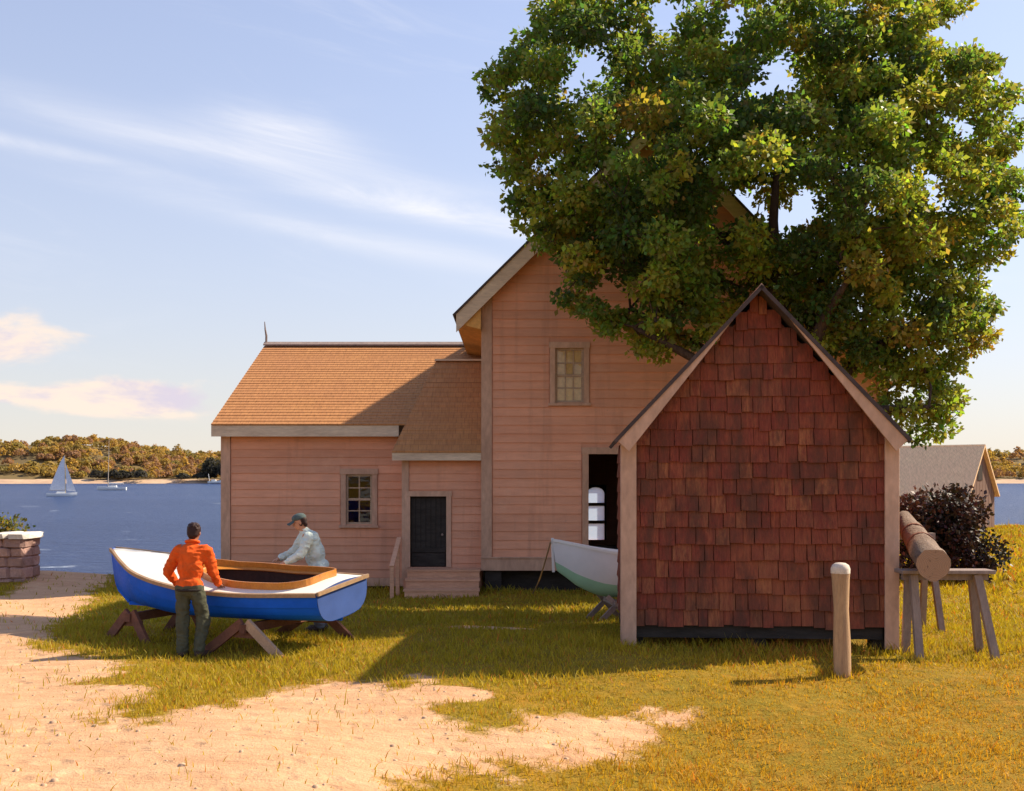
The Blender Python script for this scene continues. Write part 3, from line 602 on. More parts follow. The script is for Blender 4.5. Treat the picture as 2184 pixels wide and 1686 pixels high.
st = thing('porch_steps', (-1.7, 26, GH), 'weathered plank steps and landing below the dark porch door', 'steps')
sx0, sx1 = PX(866, 25.6), -.76
for k, (ya, yb, z) in enumerate(((25.85, 26.44, ddz0-.01), (25.52, 25.85, ddz0-.21), (25.2, 25.52, ddz0-.42))):
    for j in range(2 if k else 3):
        n = 2 if k else 3; a = ya+(yb-ya)*j/n; b = ya+(yb-ya)*(j+1)/n
        MB().box(sx0-.03, sx1, a+.006, b-.006, z-.045, z+random.uniform(0, .006)).build('tread', M['step'], st)
    MB().box(sx0, sx1-.02, ya+.03, ya+.055, max(z-.21, GH-.1), z-.046).build('riser', M['step'], st)
MB().prism_x([(25.24, GH-.15), (26.42, GH-.15), (26.42, ddz0-.06), (25.87, ddz0-.06), (25.87, ddz0-.26), (25.54, ddz0-.26), (25.54, ddz0-.47), (25.24, ddz0-.47)], sx0, sx0+.04).build('stringer', M['step'], st)
hr = thing('hand_rail', (PX(838, 25.5), 25.6, GH), 'short grey wooden handrail sloping beside the porch steps', 'handrail')
hx = PX(836, 25.3); pa = (hx, 25.25, .23); pb = (hx+.06, 26.35, .84)
MB().bar((hx, 25.3, GH-.15), (hx, 25.3, .22), .09, .09).build('post', M['step'], hr); MB().bar((hx+.05, 26.1, GH-.15), (hx+.05, 26.1, .66), .09, .09).build('post', M['step'], hr)
MB().bar(pa, pb, .11, .05).build('rail', M['step'], hr)

# ------------------------------------------------------------------ shingled shed in front
th = R(-4); SO = Vector((PX(1330, 14.9), 14.9, 0)); SM = Matrix.Translation(SO) @ Matrix.Rotation(th, 4, 'Z'); SW = 3.68; SDp = 3.0
SH = thing('shingled_shed', SM @ Vector((SW/2, SDp/2, 0)), 'narrow dark red brown shingled shed with steep gable, in front of the tree', 'shed')
sb = .32; sez = 2.84; sxe = .14; spz = 4.93; smid = SW/2; sm_ = (spz-sez)/(smid+sxe)
def stop(x): return (spz-sm_*abs(x-smid))-.16
w = MB(SM); wall_panel(w, 0.02, SW-.02, sb, stop, [], .03, .10, (smid,)); wall_panel(w, 0.02, SW-.02, sb, stop, [], SDp-.10, SDp-.03, (smid,))
w.box(.02, .1, .1, SDp-.1, sb, stop(0)).box(SW-.1, SW-.02, .1, SDp-.1, sb, stop(SW)); w.box(.1, SW-.1, .1, SDp-.1, sb, sb+.1)
swall = w.build('wall', M['shingle'], SH)
def unit_shingle():
    b = MB(); b.add([(0,-.042,0),(1,-.042,.0),(1,0,0),(0,0,0),(0,-.006,1),(1,-.006,1),(1,0,1),(0,0,1)], [(0,3,2,1),(4,5,6,7),(0,1,5,4),(1,2,6,5),(2,3,7,6),(3,0,4,7)])
    me = b.mesh('shingle'); me.materials.append(M['shingle']); return me
US = unit_shingle(); ex = .226; z = sb-.03; row = 0
while z < stop(smid)-.15:
    zt = z+ex+.03; half = min(SW/2-.06, (stop(smid)+.02-min(zt-.15, stop(smid)-.02))/sm_) if zt-.1 > stop(.1) else SW/2-.06
    half = max(half, .12); x = smid-half; end = smid+half; x -= 0 if row % 2 else .0
    first = True
    while x < end-.03:
        wd = random.choice((.13, .16, .19, .22, .25, .31))*random.uniform(.85, 1.12)
        if first and row % 2: wd *= .55
        first = False
        if end-(x+wd) < .09: wd = end-x
        o = bpy.data.objects.new('shingle', US); dz = random.uniform(-.018, .018)
        if random.random() < .10: dz -= random.uniform(.01, .03)
        o.matrix_basis = SM @ Matrix.Translation((x+.004, .03-.001*(row % 2), z+dz)) @ Matrix.Rotation(random.gauss(0, .006), 4, 'Y') @ Matrix.Diagonal((wd-random.uniform(.006, .014), random.uniform(.75, 1.45), zt-z, 1)); link(o, swall)
        x += wd
    z += ex; row += 1
# side and back shingling (edge-on from here), joined
ss = MB(SM)
for side in (0, 1):
    z = sb-.03
    while z < stop(0)-.1:
        y = .12
        while y < SDp-.15:
            wd = min(random.uniform(.14, .34), SDp-.12-y); zz = z+random.uniform(-.012, .012); t = .03*random.uniform(.8, 1.3)
            if side == 0: ss.add([(.02-t, y, zz), (.02-t, y+wd-.008, zz), (.02, y+wd-.008, zz), (.02, y, zz), (.014, y, zz+.27), (.014, y+wd-.008, zz+.27), (.02, y+wd-.008, zz+.27), (.02, y, zz+.27)], [(0,1,2,3),(4,5,6,7),(0,1,5,4),(1,2,6,5),(2,3,7,6),(3,0,4,7)])
            else: ss.add([(SW-.02+t, y, zz), (SW-.02+t, y+wd-.008, zz), (SW-.02, y+wd-.008, zz), (SW-.02, y, zz), (SW-.014, y, zz+.27), (SW-.014, y+wd-.008, zz+.27), (SW-.02, y+wd-.008, zz+.27), (SW-.02, y, zz+.27)], [(0,1,2,3),(4,5,6,7),(0,1,5,4),(1,2,6,5),(2,3,7,6),(3,0,4,7)])
            y += wd
        z += ex
tag(ss.build('side_shingling', M['shingle'], SH), kind='stuff')
zc = stop(0)
MB(SM).box(-.035, .175, -.045, .0, -.12, zc+.05).build('corner_board', M['trim'], SH, bevel=.006); MB(SM).box(-.04, -.003, .001, .16, -.12, zc+.0).build('corner_board', M['trim'], SH)
MB(SM).box(SW-.155, SW+.035, -.045, .0, .0, zc+.05).build('corner_board', M['trim'], SH, bevel=.006); MB(SM).box(SW+.003, SW+.04, .001, .16, .0, zc).build('corner_board', M['trim'], SH)
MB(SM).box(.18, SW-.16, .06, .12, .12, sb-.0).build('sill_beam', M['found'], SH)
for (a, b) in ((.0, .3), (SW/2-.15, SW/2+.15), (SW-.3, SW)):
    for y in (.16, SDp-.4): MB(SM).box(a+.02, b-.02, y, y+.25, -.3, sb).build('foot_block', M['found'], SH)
e0 = (-sxe, sez); pk2 = (smid, spz); e1 = (SW+sxe, sez)
yo, yb2 = -.26, SDp+.2
for e in (e0, e1):
    r = MB(SM); slope_slab(r, e, pk2, .05, yo-.02, yb2); r.build('roof', M['roofdark'], SH)
    a, b = below(e, pk2, .053); a2, b2 = below(e, pk2, .255); sg = 1 if e is e0 else -1
    b = (smid, b[1]+sm_*abs(smid-b[0])); b2 = (smid, b2[1]+sm_*abs(smid-b2[0]))
    MB(SM).prism([(a[0]+sg*.02, a[1]+.02*sm_), b, b2, (a2[0]+sg*.02, a2[1]+.02*sm_)], yo+.0, yo+.045).build('rake_board', M['trim'], SH)
    s = MB(SM); s.prism([(a[0]+sg*.05, a[1]+.05*sm_), (smid, b[1]-.001), (smid, b[1]-.04), (a[0]+sg*.05, a[1]+.05*sm_-.04)], yo+.046, .028); s.build('soffit', M['brownwood'], SH)

# ------------------------------------------------------------------ post, trestle, log
px, py = ray_ground(1797, 1440); g0 = float(gz(px, py))
po = thing('wooden_post', (px, py, g0), 'stubby weathered post with pale rounded top, before the shed', 'post')
prof = [(-.25, .100), (0, .102), (.4, .094), (.8, .088), (1.16, .096), (1.24, .106)]
def ring(cx, cy, z, r, n=12, sq=.35, tw=0.0, jit=0.0):
    o = []
    for i in range(n):
        a = 2*math.pi*i/n+tw; k = 1+sq*.25*math.cos(4*a)*.6; j = 1+jit*math.sin(i*7.3+z*9)
        o.append((cx+r*k*j*math.cos(a), cy+r*k*j*math.sin(a), z))
    return o
MB().grid([ring(px-.02*z, py, g0+z, r, 12, .5, .3, .05) for z, r in prof], True).build('shaft', M['post'], po, smooth=True)
t = MB(); rs = [ring(px-.026, py, g0+z, r, 12, .5, .3, .05) for z, r in ((1.235, .108), (1.29, .112), (1.335, .098), (1.36, .06), (1.366, .01))]; t.grid(rs, True); t.f.append(tuple(range(len(t.v)-12, len(t.v)))); t.build('cap', M['posttop'], po, smooth=True)

TY = 14.4; tx0, tx1 = PX(1916, TY), PX(2113, TY); tz = PZ(1214, TY)
TR = thing('trestle_bench', ((tx0+tx1)/2, TY, 0), 'grey timber trestle with splayed legs holding the log, beside the shed', 'trestle')
MB().box(tx0, tx1, TY-.16, TY+.16, tz-.05, tz).build('top_plank', M['greywood'], TR, bevel=.006)
MB().bar((tx0+.05, TY, tz-.10), (tx1-.05, TY, tz-.10), .08, .075).build('apron', M['greywood'], TR)
for lx, bx in ((PX(1943, TY), PX(1946, TY)), (PX(2078, TY), PX(2107, TY))):
    for s in (-1, 1):
        bz = float(gz(bx, TY+s*.30)); MB().bar((lx, TY+s*.085, tz-.062), (bx, TY+s*.26, bz-.06), .10, .07, (0, 1, 0)).build('leg', M['greywood'], TR)
T2Y = 16.7; t2z = PZ(1110, T2Y)-.19; t2x = PX(1930, T2Y)
T2 = thing('log_trestle', (t2x, T2Y, 0), 'tall trestle propping the far end of the log, half hidden behind shed', 'trestle')
MB().bar((t2x-.45, T2Y, t2z-.05), (t2x+.45, T2Y, t2z-.05), .12, .1).build('top_plank', M['greywood'], T2)
for lx in (-.35, .35):
    for s in (-1, 1): MB().bar((t2x+lx, T2Y+s*.05, t2z-.05), (t2x+lx*1.2, T2Y+s*.4, float(gz(t2x, T2Y))-.05), .09, .07, (0, 1, 0)).build('leg', M['greywood'], T2)
la = Vector((PX(1991, 13.7), 13.7, PZ(1204, 13.7))); lb = Vector((PX(1927, 17.1), 17.1, PZ(1106, 17.1)))
LG = thing('log', la, 'thick peeled log lying along the trestle, cut end toward the viewer', 'log')
dirv = (lb-la).normalized(); rt = dirv.cross(Vector((0,0,1))).normalized(); uu = rt.cross(dirv)
rows = []
for k in range(15):
    f = k/14; c = la.lerp(lb, f); rad = .208-.075*f+.006*math.sin(k*2.1); rows.append([tuple(c+(rt*math.cos(a)+uu*math.sin(a))*rad*(1+.035*math.sin(3*a+k*.7)+.03*math.sin(7*a+k)+.02*math.sin(13*a-k*1.7))) for a in np.linspace(0, 2*math.pi, 18, endpoint=False)])
lgm = MB().grid(rows, True); lgm.build('trunk', M['log'], LG, smooth=True)
def end_mat():
    t = NT('log end grain'); g = t.nd('ShaderNodeNewGeometry'); v = t.nd('ShaderNodeVectorMath', operation='DISTANCE'); t.L.new(g.outputs['Position'], v.inputs[0]); v.inputs[1].default_value = tuple(la+Vector((.02, 0, -.015)))
    n = t.noise(t.pos(), 9, 4); w_ = t.math('SINE', t.math('MULTIPLY', t.math('ADD', v.outputs['Value'], t.math('MULTIPLY', n, .03)), 330.0)); cr = t.noise(t.pos((5, 1, 5)), 3, 5)
    c = t.mix(t.mp(w_, -1, 1), rgb(.30,.18,.12), rgb(.44,.28,.19)); c = t.mix(t.mp(cr, .6, .68, 0, .8), c, rgb(.10,.06,.045)); return t.done(t.bsdf(c, .9, w_, .3, .004, .1))
M['logend'] = end_mat()
for rws, nm in ((rows[0], 'cut_end'), (rows[-1], 'cut_end')):
    c = sum((Vector(q) for q in rws), Vector())/len(rws); e = MB(); e.add([tuple(c)]+[tuple(q) for q in rws], [(0, i+1, (i+1) % 18+1) for i in range(18)]); e.build(nm, M['logend'], LG)
for f in (.36, .60):
    c = la.lerp(lb, f); rad = .208-.075*f+.012; MB().tube([c-dirv*.03, c+dirv*.03], rad, 18).build('band', M['brownwood'], LG, smooth=False)

# ------------------------------------------------------------------ generic hulls
def lerp(tab, t): return float(np.interp(t, [q[0] for q in tab], [q[1] for q in tab]))
class Hull:
    def __init__(s, L, hb, sheer, keel, p0, p1, Mx, ns=28, nv=14, rake=None, zp=1.05):
        s.zp = zp
        s.L, s.hb, s.sh, s.ke, s.p0, s.p1, s.M, s.ns, s.nv, s.rake = L, hb, sheer, keel, p0, p1, Mx, ns, nv, rake or (lambda t, f: 0)
    def sm(s, tab, t):
        d = .03; return (lerp(tab, max(t-d, 0))+2*lerp(tab, t)+lerp(tab, min(t+d, 1)))/4
    def pt(s, t, f, side):           # f: 0 sheer .. 1 keel
        ph = f*math.pi/2; pw = s.p0+(s.p1-s.p0)*sstep(.55, 1, t); hb = s.sm(s.hb, t); a, k = s.sm(s.sh, t), s.sm(s.ke, t)
        return (t*s.L+s.rake(t, f), side*hb*(max(math.cos(ph), 0)**pw), a-(a-k)*math.sin(ph)**(s.zp+(1.05-s.zp)*float(sstep(.6, 1, t))))
    def skin(s, f0, f1):
        m = MB(s.M)
        for side in (-1, 1):
            m.grid([[s.pt(t, f0+(f1-f0)*j/s.nv, side) for j in range(s.nv+1)] for t in np.linspace(0, 1, s.ns)])
        return m
    def strakes(s, n=5, lap=.013):
        m = MB(s.M)
        for side in (-1, 1):
            for q in range(n):
                rows = []
                for t in np.linspace(0, 1, s.ns):
                    r_ = []
                    for j in range(5):
                        p = s.pt(t, (q+j/4)/n, side); k = lap*(j/4)*(1-.9*float(sstep(.9, 1, t))); r_.append((p[0], p[1]+side*k*(1-.8*q/n), p[2]-k*.6*q/n))
                    rows.append(r_)
                m.grid(rows)
        return m
    def transom(s, f0=0, f1=1, x=-.001):
        m = MB(s.M); lo = [s.pt(0, f0+(f1-f0)*j/10, -1) for j in range(11)]; hi = [s.pt(0, f0+(f1-f0)*j/10, 1) for j in range(11)]
        m.grid([[(q[0]+x, q[1], q[2]) for q in lo], [(q[0]+x, q[1], q[2]) for q in hi]]); return m
# ------------------------------------------------------------------ blue decked catboat
al = R(25); BO = Vector((PX(735, 14.85), 14.85, 0)); ex_ = Vector((-math.cos(al), math.sin(al), 0)); ey_ = Vector((math.sin(al), math.cos(al), 0))
BM = Matrix(((ex_.x, ey_.x, 0, BO.x), (ex_.y, ey_.y, 0, BO.y), (0, 0, 1, .02), (0, 0, 0, 1)))
BM0 = BM; BM = BM0 @ Matrix.Translation((0, 0, .42)) @ Matrix.Rotation(R(7), 4, 'X') @ Matrix.Translation((0, 0, -.42))
BT = thing('decked_sailing_dinghy', BM @ Vector((2, 0, .4)), 'blue decked wooden boat with cream deck and orange coaming, up on sawhorses', 'boat')
H = Hull(4.15, [(0,.60),(.2,.74),(.45,.82),(.65,.74),(.8,.55),(.92,.26),(1,.025)], [(0,.84),(.3,.82),(.5,.86),(.75,.99),(1,1.235)], [(0,.40),(.6,.38),(.82,.39),(.92,.42),(.97,.50),(1,.68)], .50, 1.0, BM, zp=.74)
H.strakes().build('hull', M['blue'], BT, smooth=True)
_t = H.transom(); _t.grid([[(-.001, y*H.sm(H.hb, 0), zz) for y, zz in [(q, H.sm(H.sh, 0)-.001 if k else H.sm(H.sh, 0)+.075*H.sm(H.hb, 0)/.8*(1-q*q)+.004) for q in np.linspace(-1, 1, 13)]] for k in (0, 1)]); _t.build('transom', M['transom'], BT)
def deckz(t, y):
    hb = max(H.sm(H.hb, t), .03); return H.sm(H.sh, t)+.075*hb/.8*(1-(y/hb)**2)+.004
def cock(a):   # cockpit outline, a in 0..1 around; squarish aft, pointed forward
    th_ = 2*math.pi*a; c, s_ = math.cos(th_), math.sin(th_); cx = .335; 
    ax = .26 if c < 0 else .245; n = 4.5 if c < 0 else 1.75
    r_ = (abs(c)**n+abs(s_)**n)**(-1/n); x = cx+ax*r_*c; hb = H.sm(H.hb, min(max(x, 0), 1)); return x, min(.72*hb+.05, .56)*r_*s_
NA = 72; cl = [cock(i/NA) for i in range(NA)]
def outer(x, y):
    cx = .335; dx, dy = x-cx, y
    lo, hi = 1.0, 12.0
    def inside(k):
        X = cx+dx*k; Y_ = dy*k
        return 0 <= X <= 1 and abs(Y_) <= max(H.sm(H.hb, X), .02)
    for _ in range(40):
        m_ = (lo+hi)/2
        if inside(m_): lo = m_
        else: hi = m_
    return cx+dx*lo, dy*lo
ol = [outer(*c) for c in cl]
rings = []
for q in np.linspace(0, 1, 9): rings.append([((a[0]+(b[0]-a[0])*q)*H.L, a[1]+(b[1]-a[1])*q, deckz(a[0]+(b[0]-a[0])*q, a[1]+(b[1]-a[1])*q)) for a, b in zip(cl, ol)])
# extra corner points so that the deck reaches the bow tip and the quarter corners
MB(BM).grid(rings, True).build('deck', M['deck'], BT, smooth=True)
fore = MB(BM); fr = []
for t in np.linspace(.55, .998, 16):
    hb = H.sm(H.hb, t); fr.append([(t*H.L, y*hb, deckz(t, y*hb)-.006) for y in np.linspace(-1, 1, 11)])
fore.grid([[(t*H.L, y*H.sm(H.hb, t), deckz(t, y*H.sm(H.hb, t))-.006) for y in np.linspace(-1, 1, 11)] for t in (0, .035, .073)])
fore.grid([r_ for r_ in fr if r_[0][0] > .60*H.L]).build('foredeck', M['deck'], BT, smooth=True)
def loopwall(mb, lp, z0f, z1f, thick):
    rr = [[], [], [], []]; n = len(lp)
    for i, (x, y) in enumerate(lp):
        xa, ya = lp[i-1]; xb, yb = lp[(i+1) % n]; tx, ty = (xb-xa)*H.L, yb-ya; l = math.hypot(tx, ty) or 1; nx_, ny_ = ty/l, -tx/l
        X, Y_ = x*H.L, y; o = (X+nx_*thick, Y_+ny_*thick)
        for k, (q, zf) in enumerate((((X, Y_), z0f), ((X, Y_), z1f), (o, z1f), (o, z0f))): rr[k].append((q[0], q[1], zf(x, y)))
    mb.grid(rr+[rr[0]], True)
cm = MB(BM); loopwall(cm, cl, lambda x, y: deckz(x, y)-.10, lambda x, y: deckz(x, y)+.095+.05*max(0, x-.5)/.1, .022); cm.build('coaming', M['varnish'], BT)
inn = [(.335+(x-.335)*.90, y*.90) for x, y in cl]
cw = MB(BM); cw.grid([[(x*H.L, y, deckz(x, y)+.02) for x, y in [(.335+(x-.335)*.985, y*.985) for x, y in cl]], [(x*H.L, y, deckz(x, y)-.01) for x, y in inn]], True); cw.build('coaming_cap', M['varnish'], BT)
ck = MB(BM); ck.grid([[(x*H.L, y, deckz(x, y)-.03) for x, y in cl], [(x*H.L, y*.9, .56) for x, y in cl]], True); ck.f.append(tuple(range(NA, 2*NA))); ck.build('cockpit', M['cockpit'], BT)
MB(BM).box(.9, 1.2, -.5, .5, .72, .75).build('thwart', M['brownwood'], BT)
rl = MB(BM)
for side in (-1, 1):
    rows = []
    for t in np.linspace(0, 1, 40):
        hb = H.sm(H.hb, t); x = t*H.L; zz = H.sm(H.sh, t); y = side*hb
        rows.append([(x, y-side*.01, zz+.02), (x, y+side*.034, zz+.016), (x, y+side*.034, zz-.034), (x, y-side*.004, zz-.038)])
    rl.grid(rows, True)
rl.bar((-.02, -.62, .845), (-.02, .62, .845), .035, .05); rl.build('rub_rail', M['rail'], BT)
MB(BM).bar((H.L+.0, 0, 1.235), (H.L*.985, 0, .60), .05, .06, (0, 1, 0)).bar((H.L*.985, 0, .60), (H.L*.94, 0, .42), .05, .06, (0, 1, 0)).build('stem', M['blue'], BT)
MB(BM).bar((.05, 0, .37), (H.L*.94, 0, .40), .05, .06).build('keel', M['blue'], BT)
BM = BM0
def sawhorse(x, label, ln, spr0, spr1, top=.345):
    s = thing('sawhorse', BM @ Vector((x, 0, -.02)), label, 'sawhorse', 'sawhorses under the blue boat')
    y0, y1 = -ln[0], ln[1]
    MB(BM).bar((x, y0, top-.06), (x, y1, top-.06), .09, .12).build('beam', M['brownwood'], s)
    for y, k in ((y0+.06, 0), (y1-.06, 0)):
        for sg, sp in ((-1, spr0), (1, spr1)):
            foot = BM @ Vector((x+sg*sp, y, 0)); fz = float(gz(foot.x, foot.y))-.02-.03
            b = MB(BM); b.bar((x+sg*.035, y, top+.02), (x+sg*sp, y-.02, fz), .125, .055, (0, 1, 0)); b.build('leg', M['palewood'] if (sg < 0 and y < 0 and x < 1.5) else M['brownwood'], s)
        MB(BM).bar((x-.2, y+.03, .2), (x+.2, y+.03, .2), .025, .09).build('brace', M['brownwood'], s)
sawhorse(1.0, 'wide legged sawhorse under the stern half of the blue boat', (.95, .85), .62, .72)
sawhorse(3.25, 'dark sawhorse under the bow of the blue boat, left of the man in orange', (.72, .6), .34, .42)

# ------------------------------------------------------------------ white dory behind the shed
DY = 19.0; dA = R(8); DB = Vector((PX(1178, DY), DY, 0)); L2 = 4.5
dx_ = Vector((-math.cos(dA), -math.sin(dA), 0)); dyv = Vector((dx_.y*-1, dx_.x, 0)); DO = DB-dx_*(L2+.0)
g1 = float(gz(2.5, 19.3))
DM = Matrix(((dx_.x, dyv.x, 0, DO.x), (dx_.y, dyv.y, 0, DO.y), (0, 0, 1, 0), (0, 0, 0, 1)))
DT = thing('white_dory', DM @ Vector((2.2, 0, g1+.3)), 'white dory with pale green bottom, bow poking out behind the shed', 'boat')
DH = Hull(L2, [(0,.42),(.25,.70),(.5,.78),(.75,.58),(.9,.29),(1,.02)], [(0,1.02),(.35,.86),(.6,.92),(.8,1.04),(1,1.235)], [(0,.34),(.3,.2),(.65,.18),(.82,.22),(.93,.42),(1,.70)], .55, 1.05, DM, rake=lambda t, f: -.10*f*sstep(.7, 1, t))
DH.skin(0, .50).build('topside', M['lav'], DT, smooth=True); DH.skin(.50, 1).build('bottom', M['green'], DT, smooth=True); DH.transom().build('transom', M['lav'], DT)
rl = MB(DM)
for side in (-1, 1):
    rl.grid([[(t*L2, side*(DH.sm(DH.hb, t)+o), DH.sm(DH.sh, t)+zz) for o, zz in ((-.03, .02), (.025, .02), (.025, -.025), (-.03, -.025))] for t in np.linspace(0, 1, 30)], True)
rl.build('gunwale', M['white'], DT)
MB(DM).bar((L2, 0, 1.26), (L2-.02, 0, .66), .04, .04, (0, 1, 0)).build('stem', M['white'], DT)
MB(DM).grid([[(t*L2, y*DH.sm(DH.hb, t)*.97, DH.sm(DH.sh, t)-.02-.45*(1-abs(y)**3)*min(1, DH.sm(DH.hb, t)*2)) for y in np.linspace(-1, 1, 13)] for t in np.linspace(.01, .97, 24)]).build('inner_skin', M['lav'], DT, smooth=True)
def prop(x, label, mb=None):
    s = thing('boat_prop', DM @ Vector((x, 0, g1)), label, 'prop', 'props under the white dory')
    for y in (-.42, .42):
        for sg in (-1, 1):
            b = DM @ Vector((x+sg*.34, y, 0)); MB(DM).bar((x-sg*.16, y, .26), (x+sg*.34, y+(.1 if y > 0 else -.1), float(gz(b.x, b.y))-.05), .085, .06, (0, 1, 0)).build('leg', M['greywood'], s)
    MB(DM).bar((x, -.55, .14), (x, .55, .14), .09, .09).build('beam', M['greywood'], s)
prop(3.45, 'crossed grey stakes propping the white dory near its bow'); prop(1.0, 'crossed stakes propping the stern of the white dory behind the shed')
ra = Vector((PX(1174, DY-.05), DY-.06, 1.19)); rx, ry = ray_ground(1135, 1267); rb = G(rx, ry, .0)
rp = [ra.lerp(rb, t)+Vector((0, 0, -.12*math.sin(math.pi*t))) for t in np.linspace(0, 1, 10)]
tag(MB().tube(rp, .014, 6).build('mooring_rope', M['rope']), 'thin brown rope running from the dory bow down to the grass', 'rope')

# ------------------------------------------------------------------ people
def blob_mesh(name, shapes, h, mat, parent, smooth=2, disp=0.0, Mx=None):
    """shapes: ('c',a,b,ra,rb) tapered capsule or ('e',centre,(rx,ry,rz),rot) -> smooth union as one continuous surface"""
    bb = []
    for s in shapes:
        if s[0] == 'c': a, b, r_ = np.array(s[1], float), np.array(s[2], float), max(s[3], s[4]); bb.append((np.minimum(a, b)-r_, np.maximum(a, b)+r_))
        else: c, r_ = np.array(s[1], float), max(s[2]); bb.append((c-r_, c+r_))
    lo = np.min([q[0] for q in bb], 0)-4*h; hi = np.max([q[1] for q in bb], 0)+4*h; n = np.ceil((hi-lo)/h).astype(int)+1; A = np.full(n, .05, np.float32)
    for s, (l, u) in zip(shapes, bb):
        i0 = np.maximum(((l-lo-.03)/h).astype(int), 0); i1 = np.minimum(((u-lo+.03)/h).astype(int)+2, n)
        g = np.stack(np.meshgrid(*[lo[k]+h*np.arange(i0[k], i1[k]) for k in range(3)], indexing='ij'), -1).astype(np.float32)
        if s[0] == 'c':
            a, b = np.array(s[1], np.float32), np.array(s[2], np.float32); d = b-a; t = np.clip(((g-a)@d)/max(float(d@d), 1e-9), 0, 1); D_ = np.linalg.norm(g-a-t[..., None]*d, axis=-1)-(s[3]+t*(s[4]-s[3])); k = min(.03, .45*min(s[3], s[4]))
        else:
            rot = np.array(s[3], np.float32)[:3, :3] if len(s) > 3 else np.eye(3, dtype=np.float32); p = (g-np.array(s[1], np.float32))@rot; r_ = np.array(s[2], np.float32)
            k0 = np.linalg.norm(p/r_, axis=-1); k1 = np.linalg.norm(p/r_**2, axis=-1)+1e-6; D_ = k0*(k0-1)/k1; k = min(.03, .45*min(s[2]))
        sl_ = tuple(slice(i0[q], i1[q]) for q in range(3)); B = A[sl_]; w_ = np.clip(.5+.5*(B-D_)/k, 0, 1); A[sl_] = B*(1-w_)+D_*w_-k*w_*(1-w_)
    S = A < 0; m = [x-1 for x in n]
    cnt = sum(S[i:i+m[0], j:j+m[1], k:k+m[2]].astype(np.int8) for i in (0, 1) for j in (0, 1) for k in (0, 1)); act = (cnt > 0) & (cnt < 8); ci = np.argwhere(act); idx = -np.ones(m, np.int64); idx[act] = np.arange(len(ci))
    P_ = np.zeros((len(ci), 3)); W_ = np.zeros(len(ci)); off = [(i, j, k) for i in (0, 1) for j in (0, 1) for k in (0, 1)]
    for o1 in off:
        for ax in range(3):
            if o1[ax]: continue
            o2 = list(o1); o2[ax] = 1; va = A[tuple((ci+np.array(o1)).T)]; vb = A[tuple((ci+np.array(o2)).T)]; c = (va < 0) != (vb < 0); t = np.where(c, va/np.where(c, va-vb, 1), 0); p = np.tile(np.array(o1, float), (len(ci), 1)); p[:, ax] += t; P_ += p*c[:, None]; W_ += c
    V = lo+h*(ci+P_/W_[:, None]); Q = []
    for ax in range(3):
        e0 = [slice(1, m[q]) for q in range(3)]; e0[ax] = slice(0, m[ax]); e1 = list(e0); e1[ax] = slice(1, m[ax]+1); s0, s1 = S[tuple(e0)], S[tuple(e1)]; u, v = [(1, 2), (2, 0), (0, 1)][ax]
        for flip, msk in ((0, s0 & ~s1), (1, ~s0 & s1)):
            e = np.argwhere(msk)
            if not len(e): continue
            for q in range(3):
                if q != ax: e[:, q] += 1
            du = np.zeros(3, int); du[u] = 1; dv = np.zeros(3, int); dv[v] = 1; q4 = [idx[tuple(x.T)] for x in (e-du-dv, e-dv, e, e-du)]
            Q.append(np.stack(q4[::-1] if flip else q4, 1))
    Q = np.concatenate(Q); Q = Q[(Q >= 0).all(1)]
    for _ in range(smooth):
        acc = np.zeros_like(V); w_ = np.zeros(len(V))
        for a, b in ((0, 1), (1, 2), (2, 3), (3, 0)):
            for p, q in ((a, b), (b, a)): np.add.at(acc, Q[:, p], V[Q[:, q]]); np.add.at(w_, Q[:, p], 1)
        V = .5*V+.5*acc/np.maximum(w_, 1)[:, None]
    if disp:
        nr = np.zeros_like(V); fn = np.cross(V[Q[:, 2]]-V[Q[:, 0]], V[Q[:, 3]]-V[Q[:, 1]])
        for k in range(4): np.add.at(nr, Q[:, k], fn)
        nr /= np.linalg.norm(nr, axis=1)[:, None]+1e-9
        kk = np.array([1.1*mnoise.noise(Vector((c[0]*8, c[1]*8, c[2]*6)))+.9*(.45-abs(mnoise.noise(Vector((c[0]*9+c[2]*7, c[1]*11, c[2]*15-c[0]*6)))*1.6))+.3*mnoise.noise(Vector((c[0]*26, c[1]*26, c[2]*20))) for c in V]); V = V+nr*(disp*kk)[:, None]
    if Mx is not None: mm = np.array(Mx); V = V@mm[:3, :3].T+mm[:3, 3]
    return np_mesh(name, V, Q.ravel().astype(np.int32), 4, mat, parent, None, True)
def hand(w, tgt, thumb_side, palm_n):
    """palm plus five separate bent fingers from wrist w toward tgt"""
    w = Vector(w); d = (Vector(tgt)-w).normalized(); n = Vector(palm_n).normalized(); s = d.cross(n).normalized()*thumb_side; n = s.cross(d)*thumb_side
    n = n if n.dot(Vector(palm_n)) > 0 else -n; sh_ = []
    sh_.append(('c', w, w+d*.03, .027, .028))
    for k in (-1, 0, 1): sh_.append(('c', w+d*.02+s*.022*k, w+d*.085+s*.026*k, .016, .014))
    for i, (off, ln) in enumerate(((.033, .072), (.011, .08), (-.011, .075), (-.033, .058))):
        b = w+d*.088+s*off; k1 = b+d*ln*.5+n*.012; k2 = k1+d*ln*.30+n*.022; sh_ += [('c', b, k1, .0095, .009), ('c', k1, k2, .009, .0075)]
    t0 = w+d*.03+s*.03; t1 = t0+s*.034+d*.028+n*.008; t2 = t1+d*.03+s*.006+n*.012; sh_ += [('c', t0, t1, .014, .011), ('c', t1, t2, .0105, .009)]
    return sh_
